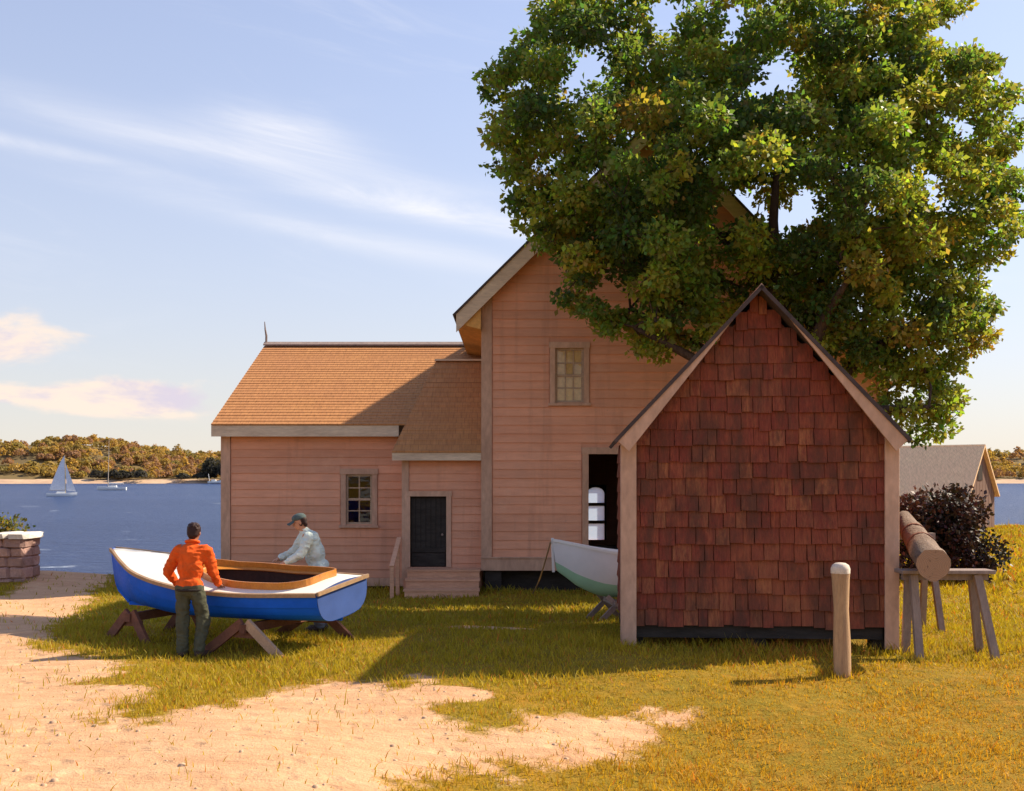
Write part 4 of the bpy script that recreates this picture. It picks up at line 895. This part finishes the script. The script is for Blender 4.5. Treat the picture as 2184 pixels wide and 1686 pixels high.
def head_shapes(c, f, up):
    c = Vector(c); f = Vector(f).normalized(); up = Vector(up).normalized(); r_ = f.cross(up).normalized(); up = r_.cross(f)
    rot = Matrix((( r_.x, f.x, up.x, 0), (r_.y, f.y, up.y, 0), (r_.z, f.z, up.z, 0), (0, 0, 0, 1))); T = lambda a, b, c_: c+r_*a+f*b+up*c_
    s = [('e', T(0, -.012, .025), (.076, .096, .090), rot), ('e', T(0, .022, -.045), (.058, .066, .070), rot), ('e', T(0, .055, -.088), (.028, .024, .022), rot),
         ('e', T(0, .082, .018), (.052, .014, .012), rot), ('c', T(0, .086, .0), T(0, .108, -.030), .009, .014), ('e', T(0, .083, -.062), (.024, .011, .010), rot)]
    for k in (-1, 1): s += [('e', T(k*.078, -.005, -.012), (.010, .020, .032), rot), ('e', T(k*.034, .066, -.018), (.022, .020, .018), rot)]
    return s, T, rot
def man1():
    base = G(PX(404, 14.42), 14.42); Mx = Matrix.Translation(base)
    o = thing('person', base, 'person in orange red shirt and olive trousers, back turned, leaning on blue boat', 'person')
    hL, kL, aL = (-.088, 0, .92), (-.095, .015, .50), (-.085, -.03, .085); hR, kR, aR = (.092, 0, .92), (.165, .07, .50), (.135, -.045, .085)
    sL, eLb, wL = (-.195, .135, 1.405), (-.335, .14, 1.13), (-.265, .40, .93); sR, eRb, wR = (.195, .135, 1.405), (.275, .16, 1.12), (.265, .42, .94)
    hd = (.012, .185, 1.655); hs, T, rot = head_shapes(hd, (.05, 1, -.28), (0, .2, 1))
    tor = [('e', (0, 0, .95), (.155, .105, .13)), ('e', (0, .05, 1.16), (.145, .10, .17)), ('e', (0, .105, 1.34), (.175, .115, .155)), ('c', (-.11, .12, 1.44), (.11, .12, 1.44), .065, .065), ('c', (0, .125, 1.45), (0, .165, 1.60), .062, .056)]
    arms = lambda k: [('c', sL, eLb, .055*k, .044*k), ('c', eLb, wL, .043*k, .031*k), ('c', sR, eRb, .055*k, .044*k), ('c', eRb, wR, .043*k, .031*k)]
    legs = lambda k: [('c', hL, kL, .085*k, .058*k), ('c', kL, aL, .056*k, .042*k), ('c', hR, kR, .085*k, .058*k), ('c', kR, aR, .056*k, .042*k)]
    feet = [('c', (-.085, -.05, .045), (-.09, .13, .03), .042, .036), ('c', (.135, -.07, .045), (.215, .08, .03), .042, .036)]
    hands = hand(wL, (-.235, .60, .80), 1, (0, -.2, -1))+hand(wR, (.30, .62, .81), -1, (0, -.2, -1))
    blob_mesh('body', tor+arms(1)+legs(1)+feet+hs+hands, .006, M['skin1'], o, 5, 0, Mx)
    sh_ = [('e', (0, .01, .98), (.178, .128, .10)), ('e', (0, .05, 1.16), (.172, .125, .19)), ('e', (0, .10, 1.34), (.20, .135, .165)), ('c', (-.15, .115, 1.425), (.15, .115, 1.425), .075, .075), ('c', (0, .12, 1.46), (0, .135, 1.515), .085, .07),
           ('c', sL, eLb, .078, .062), ('c', eLb, (-.275, .365, .955), .062, .045), ('c', sR, eRb, .078, .062), ('c', eRb, (.266, .385, .965), .062, .045), ('c', (-.09, .005, .925), (.09, .005, .925), .10, .10)]
    s = blob_mesh('shirt', sh_, .009, M['orange'], o, 2, .017, Mx)
    MB(Mx).tube([(.085*math.cos(a), .135+.075*math.sin(a), 1.535-.02*math.sin(a)) for a in np.linspace(0, 2*math.pi, 15)], .020, 6).build('collar', M['orange'], s, smooth=True)
    tr = [('e', (0, 0, .92), (.172, .125, .12)), ('c', hL, kL, .104, .082), ('c', kL, (-.085, -.025, .10), .082, .074), ('c', hR, kR, .104, .082), ('c', kR, (.135, -.04, .10), .082, .074)]
    blob_mesh('trousers', tr, .009, M['olive'], o, 2, .014, Mx)
    MB(Mx).tube([(.175*math.cos(a), .004+.13*math.sin(a), .905) for a in np.linspace(0, 2*math.pi, 25)], .020, 6).build('belt', M['belt'], o, smooth=True)
    blob_mesh('shoe', [('c', (-.085, -.06, .05), (-.09, .15, .035), .052, .044)], .008, M['shoe'], o, 3, 0, Mx); blob_mesh('shoe', [('c', (.135, -.08, .05), (.22, .10, .035), .052, .044)], .008, M['shoe'], o, 3, 0, Mx)
    hr_ = [('e', T(0, -.028, .042), (.088, .098, .090), rot), ('e', T(0, -.058, -.020), (.078, .058, .080), rot)]
    for k in range(40):
        a = random.uniform(0, 6.28); b = random.uniform(-.2, 1.3); hr_.append(('e', T(.082*math.cos(a)*math.cos(b), -.03+.092*math.sin(a)*math.cos(b)*.9-.01, .042+.084*math.sin(b)), (.016, .016, .016)))
    blob_mesh('hair', [h for h in hr_], .006, M['hair'], o, 2, .004, Mx)
def man2():
    base = G(-3.02, 16.72); f = Vector((-.95, -.31, 0)).normalized(); rr = f.cross(Vector((0, 0, 1))); Mx = Matrix(((rr.x, f.x, 0, base.x), (rr.y, f.y, 0, base.y), (0, 0, 1, base.z), (0, 0, 0, 1))) @ Matrix.Scale(1.03, 4)
    o = thing('person', base, 'person in pale mint shirt and dark cap bending over far side of blue boat', 'person')
    hL, kL, aL = (-.09, -.03, .92), (-.10, .05, .50), (-.09, -.02, .085); hR, kR, aR = (.09, -.03, .92), (.10, .02, .50), (.10, -.10, .085)
    sL, eLb, wL = (-.20, .16, 1.40), (-.265, .30, 1.17), (-.30, .53, 1.05); sR, eRb, wR = (.19, .18, 1.41), (.24, .32, 1.18), (.20, .54, 1.09)
    hd = (0, .265, 1.645); hs, T, rot = head_shapes(hd, (.06, 1, -.30), (0, .25, 1))
    tor = [('e', (0, -.03, .95), (.155, .11, .13)), ('e', (0, .05, 1.16), (.145, .105, .17)), ('e', (0, .14, 1.34), (.175, .12, .155)), ('c', (-.11, .165, 1.43), (.11, .17, 1.43), .065, .065), ('c', (0, .175, 1.45), (0, .235, 1.59), .060, .054)]
    arms = [('c', sL, eLb, .055, .044), ('c', eLb, wL, .043, .031), ('c', sR, eRb, .055, .044), ('c', eRb, wR, .043, .031)]
    legs = [('c', hL, kL, .085, .058), ('c', kL, aL, .056, .042), ('c', hR, kR, .085, .058), ('c', kR, aR, .056, .042)]
    feet = [('c', (-.09, -.04, .045), (-.10, .14, .03), .042, .036), ('c', (.10, -.12, .045), (.12, .06, .03), .042, .036)]
    hands = hand(wL, (-.31, .75, .96), -1, (0, -.3, -1))+hand(wR, (.19, .75, 1.0), 1, (0, -.3, -1))
    blob_mesh('body', tor+arms+legs+feet+hs+hands, .006, M['skin2'], o, 5, 0, Mx)
    sh_ = [('e', (0, -.02, .98), (.185, .145, .11)), ('e', (0, .035, 1.16), (.18, .15, .19)), ('e', (0, .12, 1.33), (.205, .155, .17)), ('c', (-.15, .155, 1.42), (.15, .16, 1.42), .078, .078), ('c', (0, .15, 1.46), (0, .19, 1.51), .085, .07), ('e', (0, .065, 1.44), (.11, .07, .06)),
           ('c', sL, eLb, .082, .068), ('c', eLb, (-.295, .49, 1.068), .066, .048), ('c', sR, eRb, .082, .068), ('c', eRb, (.205, .50, 1.105), .066, .048), ('c', (-.15, -.03, .90), (.15, -.03, .90), .10, .10)]
    s = blob_mesh('shirt', sh_, .009, M['mint'], o, 2, .018, Mx)
    tr = [('e', (0, -.03, .92), (.172, .13, .12)), ('c', hL, kL, .104, .082), ('c', kL, (-.09, -.02, .10), .082, .074), ('c', hR, kR, .104, .082), ('c', kR, (.10, -.09, .10), .082, .074)]
    blob_mesh('trousers', tr, .010, M['greytr'], o, 4, .010, Mx)
    blob_mesh('shoe', [('c', (-.09, -.05, .05), (-.10, .16, .035), .052, .044)], .008, M['shoe'], o, 3, 0, Mx); blob_mesh('shoe', [('c', (.10, -.13, .05), (.125, .08, .035), .052, .044)], .008, M['shoe'], o, 3, 0, Mx)
    hr_ = [('e', T(0, -.045, .02), (.084, .078, .075), rot), ('e', T(0, -.070, -.035), (.076, .045, .065), rot), ('e', T(.066, -.01, -.02), (.018, .03, .045), rot), ('e', T(-.066, -.01, -.02), (.018, .03, .045), rot)]
    blob_mesh('hair', hr_, .006, M['hair'], o, 2, .004, Mx)
    cp = blob_mesh('cap', [('e', T(0, -.008, .070), (.090, .106, .062), rot), ('e', T(0, -.012, .055), (.092, .108, .030), rot)], .006, M['capcloth'], o, 3, .002, Mx)
    rows = []
    for k in range(7):
        v = k/6; rows.append([tuple(T((u-.5)*.150*(1-.25*v*v), .075+.115*v*(1-1.1*(u-.5)**2), .045-.030*v-.05*(u-.5)**2*2)) for u in np.linspace(0, 1, 9)])
    b = MB(Mx); b.grid(rows); b.grid([[(p[0], p[1], p[2]+.008) for p in r_] for r_ in rows]); b.build('brim', M['capcloth'], cp, smooth=True)
man1(); man2()

# ------------------------------------------------------------------ big tree
def leaves(centers, radii, counts, size, cols, flat=.75, colvar=.25, droop=.35):
    Vs, Cs = [], []
    for c, r_, n, cl_ in zip(centers, radii, counts, cols):
        d = rng.normal(size=(n, 3)); d /= np.linalg.norm(d, axis=1)[:, None]; rad = r_*rng.uniform(.25, 1.0, n)**.55*(1+.35*rng.normal(size=n)*.5)
        p = c + d*rad[:, None]*np.array([1.1, 1.1, flat])
        s = size*rng.uniform(.55, 1.35, n); a = d*.6+rng.normal(size=(n, 3))*.8; a[:, 2] -= droop; a /= np.linalg.norm(a, axis=1)[:, None]
        b = np.cross(a, rng.normal(size=(n, 3))+np.array([0, 0, .6])); b /= np.linalg.norm(b, axis=1)[:, None]+1e-6; nn = np.cross(a, b)
        q = np.stack([p, p+a*(s*.5)[:, None]+b*(s*.33)[:, None]+nn*(s*.08)[:, None], p+a*s[:, None]-nn*(s*.1)[:, None], p+a*(s*.5)[:, None]-b*(s*.33)[:, None]+nn*(s*.08)[:, None]], 1)
        Vs.append(q.reshape(-1, 3)); Cs.append(np.repeat(np.array(cl_)*rng.uniform(1-colvar, 1+colvar, (n, 1))*(1+.16*rng.normal(size=(n, 3))), 4, 0))
    return np.concatenate(Vs), np.clip(np.concatenate(Cs), .004, .6)
def inpoly(x, y, poly):
    c = False; n = len(poly)
    for i in range(n):
        (ax, ay), (bx, by) = poly[i], poly[(i+1) % n]
        if (ay > y) != (by > y) and x < (bx-ax)*(y-ay)/(by-ay)+ax: c = not c
    return c
def big_tree():
    TX, TYY = 6.15, 22.9; base = G(TX, TYY); o = thing('shade_tree', base, 'big spreading green shade tree rising behind the shingled shed', 'tree')
    # crown outline measured at the trunk's distance (x, z in metres around the trunk)
    outD = [(1200,-10),(1140,12),(1100,95),(1040,190),(1020,290),(1045,330),(1100,400),(1105,480),(1180,520),(1180,590),(1165,650),(1250,660),(1290,715),(1400,760),(1480,730),(1620,640),(1730,730),(1810,770),(1850,820),(1890,900),(1925,950),(2000,950),(2040,900),(2010,800),(2080,770),(2110,700),(2100,650),(2110,560),(2165,520),(2170,420),(2180,300),(2140,200),(2110,110),(2040,0),(1900,-30),(1600,-40),(1350,-35)]
    gaps = [(1722, 438, 30), (1565, 435, 38), (1665, 470, 16), (1430, 45, 20), (1245, 150, 26), (1670, 155, 28), (2030, 70, 24), (2060, 280, 20), (1300, 620, 14), (2140, 860, 30), (1560, 60, 22), (1990, 420, 20), (1355, 300, 20)]
    C, Rr, Nn, Cc = [], [], [], []; tries = 0
    pal = [((.145,.205,.044), 3.0), ((.195,.250,.048), 3.0), ((.26,.29,.052), 2.4), ((.31,.29,.048), .8), ((.085,.130,.038), 3.0), ((.26,.22,.044), .7)]
    pw = np.array([p[1] for p in pal]); pw /= pw.sum()
    sun_c = np.array([TX, TYY, 6.0])
    while len(C) < 620 and tries < 26000:
        tries += 1; dx = rng.uniform(1000, 2190); dy = rng.uniform(-90, 970)
        if not inpoly(dx, dy, outD): continue
        if any((dx-g[0])**2+(dy-g[1])**2 < (g[2]*.9+30)**2 for g in gaps): continue
        # depth range shrinks towards the outline
        ed = min(math.hypot(dx-(ax+(bx-ax)*t), dy-(ay+(by-ay)*t)) for (ax, ay), (bx, by) in zip(outD, outD[1:]+outD[:1]) for t in (0, .25, .5, .75))
        hd = .5+2.5*min(1, ed/260.0); Y = TYY+rng.uniform(-hd, hd)*.98
        Y = min(Y, TYY+2.4)
        if dy < 240: Y = max(Y, TYY-.6-1.2*max(0, dy)/240)
        if dy > 560 and Y > TYY+2.0: continue
        X = PX(dx, Y)+(rng.normal()*.05); Z = PZ(dy, Y)
        r_ = rng.uniform(.26, .52)*(.75 if ed < 70 else 1)
        if any((X-c[0])**2+(Y-c[1])**2+(Z-c[2])**2 < (.66*(r_+q))**2 for c, q in zip(C, Rr)): continue
        C.append(np.array([X, Y, Z])); Rr.append(r_); Nn.append(int(380*(r_/.45)**2)); k = rng.choice(len(pal), p=pw)
        c0 = np.array(pal[k][0]); 
        if dx > 1850 and rng.random() < .35: c0 = c0*.6+np.array([.28,.25,.045])*.4
        Cc.append(c0)
    V, cc = leaves(C, Rr, Nn, .13, Cc); np_mesh('crown', V, np.arange(len(V), dtype=np.int32), 4, M['leaf'], o, {'col': cc})
    # trunk and limbs
    tk = MB(); pts = [base+Vector(q) for q in ((.05, 0, -.4), (0, 0, .0), (-.02, .0, 1.2), (.05, .02, 2.6), (.0, 0, 4.0), (-.25, .05, 5.4), (-.55, .05, 6.8), (-.6, 0, 8.2), (-.5, 0, 9.8))]
    tk.tube(pts, [.48, .38, .30, .27, .25, .20, .15, .10, .05], 14); tko = tk.build('trunk', M['bark'], o, smooth=True)
    idx = list(range(len(C))); random.shuffle(idx); hubs = []
    for k, (hx, hy, hz, fz) in enumerate(((-3.6, .3, 6.4, 3.2), (-2.6, -1.3, 4.4, 2.8), (2.6, .2, 6.2, 3.4), (2.4, -.8, 4.2, 3.0), (-2.0, 1.0, 8.6, 5.0), (1.6, .6, 8.8, 5.2), (.4, -1.8, 6.6, 4.2), (.2, 1.6, 7.4, 4.6), (-3.6, -.4, 5.9, 3.0))):
        a = base+Vector((0, 0, fz+.4)); e = base+Vector((hx, hy, hz)); mid = a.lerp(e, .5)+Vector((0, 0, .35)); q = [a, a.lerp(mid, .5)+Vector((0, 0, .1)), mid, mid.lerp(e, .6), e]
        MB().tube(q, [.19, .155, .115, .08, .05], 9).build('limb', M['bark'], o, smooth=True); hubs.append((q, e))
    br = MB(); conn = [(p, .05) for q, e in hubs for p in q[1:]]
    cp = np.array([tuple(p) for p, r_ in conn]); Cn = np.array(C); order = np.argsort([np.min(np.linalg.norm(cp-c, axis=1)) for c in Cn]); pts_ = [tuple(p) for p, r_ in conn]; dep = [0]*len(pts_)
    for i in order:
        c = Vector(C[i]); pa = np.array(pts_); d = np.linalg.norm(pa-np.array(C[i]), axis=1)+.22*np.array(dep); k = int(np.argmin(d)); best = Vector(pts_[k]); lv = dep[k]+1
        m_ = best.lerp(c, .5)+Vector((random.gauss(0, .08), random.gauss(0, .08), .08)); w_ = .030*.72**min(lv, 5)
        br.tube([best, m_, c], [w_+.008, w_+.003, .007], 5, cap=False); pts_.append(tuple(c)); dep.append(lv)
    tag(br.build('branches', M['bark'], o, smooth=True), kind='stuff')
big_tree()
def shrub(name, label, cat, cx, cy, w, d, h, n, size, pal, mat, nl=260):
    b = G(cx, cy); o = thing(name, b, label, cat); C, Rr, Nn, Cc = [], [], [], []
    for k in range(n):
        a = rng.uniform(0, 6.28); e = rng.uniform(0, 1)**.6; z = rng.uniform(.08, .85); s = math.sqrt(max(.05, 1-(z/1.02)**2.2))
        C.append(np.array([b.x+math.cos(a)*e*w/2*s, b.y+math.sin(a)*e*d/2*s, b.z+z*h])); Rr.append(h*rng.uniform(.12, .2)); Nn.append(nl); Cc.append(np.array(pal[rng.integers(len(pal))]))
    V, cc = leaves(C, Rr, Nn, size, Cc, .95, .35, .0); np_mesh('foliage', V, np.arange(len(V), dtype=np.int32), 4, mat, o, {'col': cc})
    s = MB()
    for c in C[::2]: s.tube([b+Vector((random.gauss(0, .08), random.gauss(0, .08), -.1)), b.lerp(Vector(c), .5)+Vector((0, 0, .1)), Vector(c)], [.03, .02, .008], 5, cap=False)
    tag(s.build('stems', M['bark'], o, smooth=True), kind='stuff')
Yb = 29.0
shrub('dark_bush', 'round dark purplish bush in the grass behind the trestle and log', 'bush', PX(2000, Yb), Yb, 3.0, 2.2, PZ(1030, Yb)-float(gz(PX(2000, Yb), Yb)), 46, .13, [(.040,.024,.022), (.055,.030,.028), (.026,.026,.020), (.075,.034,.032)], M['bush'])
shrub('dark_bush', 'low dark reddish bush at the right of the round bush', 'bush', PX(2085, 28), 28, .9, .8, .72, 14, .10, [(.05,.025,.020), (.035,.022,.018)], M['bush'], 160)

# ------------------------------------------------------------------ barn far right
def barn():
    Y = 57.0; ap = Vector((PX(2091, Y), Y)); g = float(gz(ap.x, Y)); zp = PZ(947, Y); ze = PZ(1046, Y); a = R(-42)
    n = Vector((math.cos(a), math.sin(a), 0)); s = Vector((-n.y, n.x, 0)); Wd = 4.2; Ln = 9.0
    Mx = Matrix(((s.x, -n.x, 0, ap.x), (s.y, -n.y, 0, ap.y), (0, 0, 1, 0), (0, 0, 0, 1)))     # local x across gable, y into the building
    o = thing('barn', (ap.x, ap.y, g), 'small brown barn with pale roof beyond the dark bush, near far right water', 'barn')
    h = Wd/2
    MB(Mx).prism([(-h, g-.5), (h, g-.5), (h, ze), (0, zp-.1), (-h, ze)], 0, Ln).build('wall', M['barn'], o)
    for k in range(9):
        x0 = -h+Wd*k/9; x1 = -h+Wd*(k+1)/9; zt = lambda x: zp-.1-(zp-.1-ze)*abs(x)/h
        MB(Mx).prism([(x0+.02, g-.3), (x1-.02, g-.3), (x1-.02, zt(x1-.02)-.05), (x0+.02, zt(x0+.02)-.05)], -.04, -.003).build('board', M['barn'], o)
    MB(Mx).box(-.55, .1, -.07, -.041, ze+.55, ze+1.35).build('loft_door', M['dark'], o)
    ov = .25; sl_ = (zp-ze)/h
    for sg in (-1, 1):
        r_ = MB(Mx); slope_slab(r_, (sg*(h+ov), ze-ov*sl_), (0, zp), .10, -.25, Ln+.25); r_.build('roof', M['roofpale'], o)
barn()

# ------------------------------------------------------------------ boats on the water
WZ = -2.2
def sailboat(dx, dy_, name, label, ln, hm, sails, flip=1, yaw=0):
    Y = (ZC-WZ)*F/(dy_-HY); c = Vector((PX(dx, Y), Y, WZ)); o = thing(name, c, label, 'sailboat', 'sailing boats out on the bay')
    Mx = Matrix.Translation(c) @ Matrix.Rotation(R(yaw), 4, 'Z') @ Matrix.Diagonal((flip, 1, 1, 1))
    k = ln/7.0
    hu = Hull(ln, [(0,.62*k),(.4,.95*k),(.75,.6*k),(1,.03)], [(0,.75*k),(.5,.72*k),(1,1.0*k)], [(0,-.1),(.8,-.15),(1,.2)], .5, .9, Mx @ Matrix.Translation((-ln/2, 0, 0)), 16, 6)
    hu.skin(0, 1).build('hull', M['white'], o, smooth=True); hu.transom().build('transom', M['white'], o)
    d = MB(Mx @ Matrix.Translation((-ln/2, 0, 0))); d.grid([[(t*ln, y*hu.sm(hu.hb, t)*.99, hu.sm(hu.sh, t)-.02) for y in (-1, 0, 1)] for t in np.linspace(0, 1, 14)]); d.build('deck', M['white'], o)
    MB(Mx).prism([(-ln*.18, .7*k), (ln*.12, .7*k), (ln*.09, 1.15*k), (-ln*.16, 1.2*k)], -.45*k, .45*k).build('cabin', M['white'], o)
    mx = ln*.12; MB(Mx).tube([(mx, 0, .6*k), (mx-.02*hm, 0, hm)], [.085*k+.03, .05], 8).build('mast', M['mast'], o)
    MB(Mx).tube([(mx, 0, 1.5*k), (-ln*.42, 0, 1.55*k)], .07*k, 6).build('boom', M['mast'], o)
    if sails:
        rows = []
        for v in np.linspace(0, 1, 9):
            z = 1.6*k+(hm-1.9*k)*v; xl = mx-.02*hm*v-.08; w_ = (ln*.50)*(1-v)**.85+.12; rows.append([(xl-w_*u, .30*math.sin(math.pi*u)*(1-v)*k, z) for u in np.linspace(0, 1, 7)])
        MB(Mx).grid(rows).build('mainsail', M['sail'], o, smooth=True)
        rows = []
        for v in np.linspace(0, 1, 8):
            z = 1.2*k+(hm*.80-1.2*k)*v; xl = ln*.46-(ln*.46-mx)*v; w_ = ln*.30*(1-v)+.02; rows.append([(xl-w_*u, .2*math.sin(math.pi*u)*(1-v), z+.2*u*(1-v)) for u in np.linspace(0, 1, 5)])
        MB(Mx).grid(rows).build('jib', M['sail'], o, smooth=True)
    else: MB(Mx).tube([(mx-.3, 0, 1.7*k), (-ln*.40, 0, 1.72*k)], [.14*k, .10*k], 7).build('furled_sail', M['sail'], o)
sailboat(132, 1058, 'sailboat', 'small sailboat under full white sail, left on the bay', 6.4, 9.3, True, 1, 20)
sailboat(238, 1045, 'sailboat', 'moored white sailboat with tall bare mast near the far shore', 9.2, 16.5, False, -1, 8)
Ybb = 640.0; c = Vector((PX(458, Ybb), Ybb, -2.25)); o = thing('small_boat', c, 'tiny white boat at the far beach by dark trees', 'boat')
hu = Hull(8.0, [(0,.8),(.5,1.3),(1,.05)], [(0,1.6),(.5,1.4),(1,2.3)], [(0,0),(1,.6)], .5, .9, Matrix.Translation(c+Vector((-4, 0, 0))), 12, 5)
hu.skin(0, 1).build('hull', M['white'], o, smooth=True); MB(Matrix.Translation(c)).prism([(-2, 1.2), (1, 1.2), (.6, 2.6), (-1.8, 2.6)], -.6, .6).build('cabin', M['white'], o); MB(Matrix.Translation(c)).tube([(-3, 0, 1), (-3.8, 0, 6)], .14, 5).build('mast', M['white'], o)

# ------------------------------------------------------------------ stone wall at the left edge
def stone_wall():
    Y = 28.6; x1 = PX(62, Y); g = float(gz(x1-.8, Y)); o = thing('stone_wall', (x1-1.5, Y, g), 'squat pinkish stone wall end with pale capstones by the water, left edge', 'wall')
    ms = []
    for k in range(6):
        bm = bmesh.new(); bmesh.ops.create_cube(bm, size=1); bmesh.ops.bevel(bm, geom=bm.edges[:], offset=.14, segments=1, affect='EDGES')
        for v in bm.verts: v.co += Vector((random.gauss(0, .03), random.gauss(0, .03), random.gauss(0, .03)))
        me = bpy.data.meshes.new('stone'); bm.to_mesh(me); bm.free(); ms.append(me)
    z = g-.25; hts = [.32, .30, .27, .25, .24]
    for r_, h in enumerate(hts):
        x = x1-random.uniform(0, .05); 
        while x > x1-3.6:
            w_ = random.uniform(.32, .62)
            for yy in (0, .5):
                me = ms[random.randrange(6)].copy() if False else ms[random.randrange(6)]
                if not me.materials: me.materials.append(M['stone'])
                s = bpy.data.objects.new('stone', me); s.matrix_basis = Matrix.Translation((x-w_/2, Y+yy+random.uniform(-.03, .03), z+h/2)) @ Matrix.Rotation(random.gauss(0, .04), 4, 'Y') @ Matrix.Diagonal((w_*1.0, .55, h*1.04, 1)); link(s, o)
            x -= w_
        z += h
    x = x1+.06
    cm_ = ms[0].copy(); cm_.materials.clear(); cm_.materials.append(M['cap'])
    while x > x1-3.6:
        w_ = random.uniform(.5, .95); s = bpy.data.objects.new('capstone', cm_); s.matrix_basis = Matrix.Translation((x-w_/2, Y+.25, z+.06)) @ Matrix.Rotation(random.gauss(0, .04), 4, 'Y') @ Matrix.Diagonal((w_, 1.2, .16, 1)); link(s, o); x -= w_
stone_wall()
shrub('low_shrub', 'low yellowish shrub just behind the stone wall at the left edge', 'shrub', PX(-10, 29.6), 29.6, 1.6, .6, 1.75, 16, .11, [(.16,.14,.03), (.12,.12,.03)], M['leaf'], 130)

# ------------------------------------------------------------------ grass and pebbles
def grass():
    Vs, Cs, Fs = [], [], []; nb = 0
    def patch(x0, x1, y0, y1, dens, h0, h1, wd, hl):
        n = int((x1-x0)*(y1-y0)*dens); x = rng.uniform(x0, x1, n); y = rng.uniform(y0, y1, n)
        keep = np.abs(x) < y*.52+1.5; x, y = x[keep], y[keep]; sm_v = sand_mask(x, y); cl_ = np.clip(.5+.35*np.sin(x*2.1+1.7*np.sin(y*1.7))*np.sin(y*2.6+1.3*np.sin(x*1.1))+.3*np.sin(x*7.3+2.1*np.sin(y*4.1))*np.sin(y*8.6+1.7*np.sin(x*5.3)), 0, 1)
        pr = np.clip(1.25-1.5*sm_v, .03, 1)*(.5+.5*cl_); keep = rng.random(len(x)) < pr; x, y, cl_, s0 = x[keep], y[keep], cl_[keep], sm_v[keep]
        z = gz(x, y); ok = z > -1.6; ok &= ~((x > XL) & (x < XR) & (y > FY+.3)); ok &= ~((x > WX0) & (x < XL) & (y > WY)); ok &= ~((x > sx0) & (x < sx1) & (y > 25.25))
        lp = np.linalg.inv(np.array(SM)) @ np.stack([x, y, z*0, z*0+1]); ok &= ~((lp[0] > .15) & (lp[0] < SW-.15) & (lp[1] > .35) & (lp[1] < SDp-.3))
        x, y, z, cl_, s0 = x[ok], y[ok], z[ok], cl_[ok], s0[ok]; n = len(x)
        near = np.exp(-np.minimum(np.abs(lp[1][ok]-(-.1))*2.5, 9))*((lp[0][ok] > -.8) & (lp[0][ok] < SW+.5)) + .7*np.exp(-((x-px)**2+(y-py)**2)/.08) + .8*np.exp(-np.abs(y-(FY-.15))*2.2)*(x > XL)*(x < XR) + .8*np.exp(-np.abs(y-(WY-.15))*2.5)*(x < -2.9)*(x > WX0-.5) + .9*(rng.random(n) < .012)
        h = rng.uniform(h0, h1, n)*(.45+.8*cl_)*(1-.38*sstep(0, 3, x)*sstep(14.5, 13, y)*sstep(9.5, 11, y))*(1+1.5*near*rng.random(n)); w_ = wd*rng.uniform(.7, 1.3, n)
        a = rng.uniform(0, 6.283, n); dx, dy = np.cos(a), np.sin(a); ln = rng.normal(0, .45, (n, 2))*h[:, None]
        p = np.stack([x, y, z-.01], 1); sd_ = np.stack([dx, dy, dx*0], 1)*w_[:, None]/2
        m_ = p+np.concatenate([ln*.35, (h*.55)[:, None]], 1); t = p+np.concatenate([ln, h[:, None]], 1)
        V = np.stack([p-sd_, p+sd_, m_+sd_*.8, m_-sd_*.8, t], 1).reshape(-1, 3)
        # drier gold to the right and front, greener near the house and the boat
        gold = np.clip(sstep(-1, 4, x)*sstep(15.5, 11, y)+.35*sstep(13, 9, y)+rng.normal(0, .22, n), 0, 1)[:, None]; grn = np.clip(sstep(13, 19, y)*sstep(8, 3, x)+rng.normal(0, .25, n), 0, 1)[:, None]
        c = np.array([.40,.31,.022])*(1-gold)+np.array([.53,.285,.020])*gold; c = c*(1-.45*grn)+np.array([.22,.21,.020])*.45*grn
        rp_ = np.clip(np.sin(x*.9+1.1*np.sin(y*.8)+2.2)*np.sin(y*1.1+.8*np.sin(x*.7)+.6)-.25, 0, 1)*sstep(1, 4.5, x); rd = (rng.random(n) < .05+.55*rp_)[:, None]; c = np.where(rd, np.array([.52,.19,.035]), c); c = c*rng.uniform(.7, 1.25, (n, 1))
        Vs.append(V); Cs.append(np.repeat(c, 5, 0)); return n
    N = 0
    N += patch(-6, 6, 7.6, 12, 1500, .035, .10, .010, 1); N += patch(-8, 8.5, 12, 18, 950, .04, .12, .012, 0); N += patch(-13, 12, 18, 30.5, 330, .05, .14, .022, 0); N += patch(9, 30, 26, 60, 80, .10, .26, .06, 0)
    V = np.concatenate(Vs); C = np.concatenate(Cs); b = np.arange(N)*5
    tri = np.stack([b, b+1, b+2, b, b+2, b+3, b+3, b+2, b+4], 1).ravel().astype(np.int32)
    tag(np_mesh('grass', V, tri, 3, M['grass'], None, {'col': C}), 'short dry golden green grass over the yard', 'grass', kind='stuff'); print('blades', N)
grass()
def pebbles():
    m = MB(); k = 0
    base = [(math.cos(a), math.sin(a), 0) for a in np.linspace(0, 6.283, 6)[:-1]]
    n = 1500; x = rng.uniform(-8, 4, n); y = rng.uniform(7.8, 17, n); s = sand_mask(x, y); ok = (s > .6) & (np.abs(x) < y*.52); 
    for X, Y in zip(x[ok], y[ok]):
        r_ = abs(random.gauss(0, .010))+.004; z = float(gz(X, Y)); a = random.uniform(0, 6.28); st_ = random.uniform(.6, 1.3); vs = []
        for (q, w_) in ((1.0, 0), (.8, .5)):
            for i in range(5): b = a+i*1.2566; vs.append((X+r_*q*math.cos(b)*st_, Y+r_*q*math.sin(b), z-.003+r_*w_*1.1))
        m.add(vs+[(X, Y, z+r_*.75)], [(i, (i+1) % 5, 5+(i+1) % 5, 5+i) for i in range(5)]+[(5+i, 5+(i+1) % 5, 10) for i in range(5)])
    tag(m.build('gravel', M['pebble'], None, smooth=True, fix=False), 'scattered small pale pebbles on the sandy path', 'gravel', kind='stuff')
pebbles()
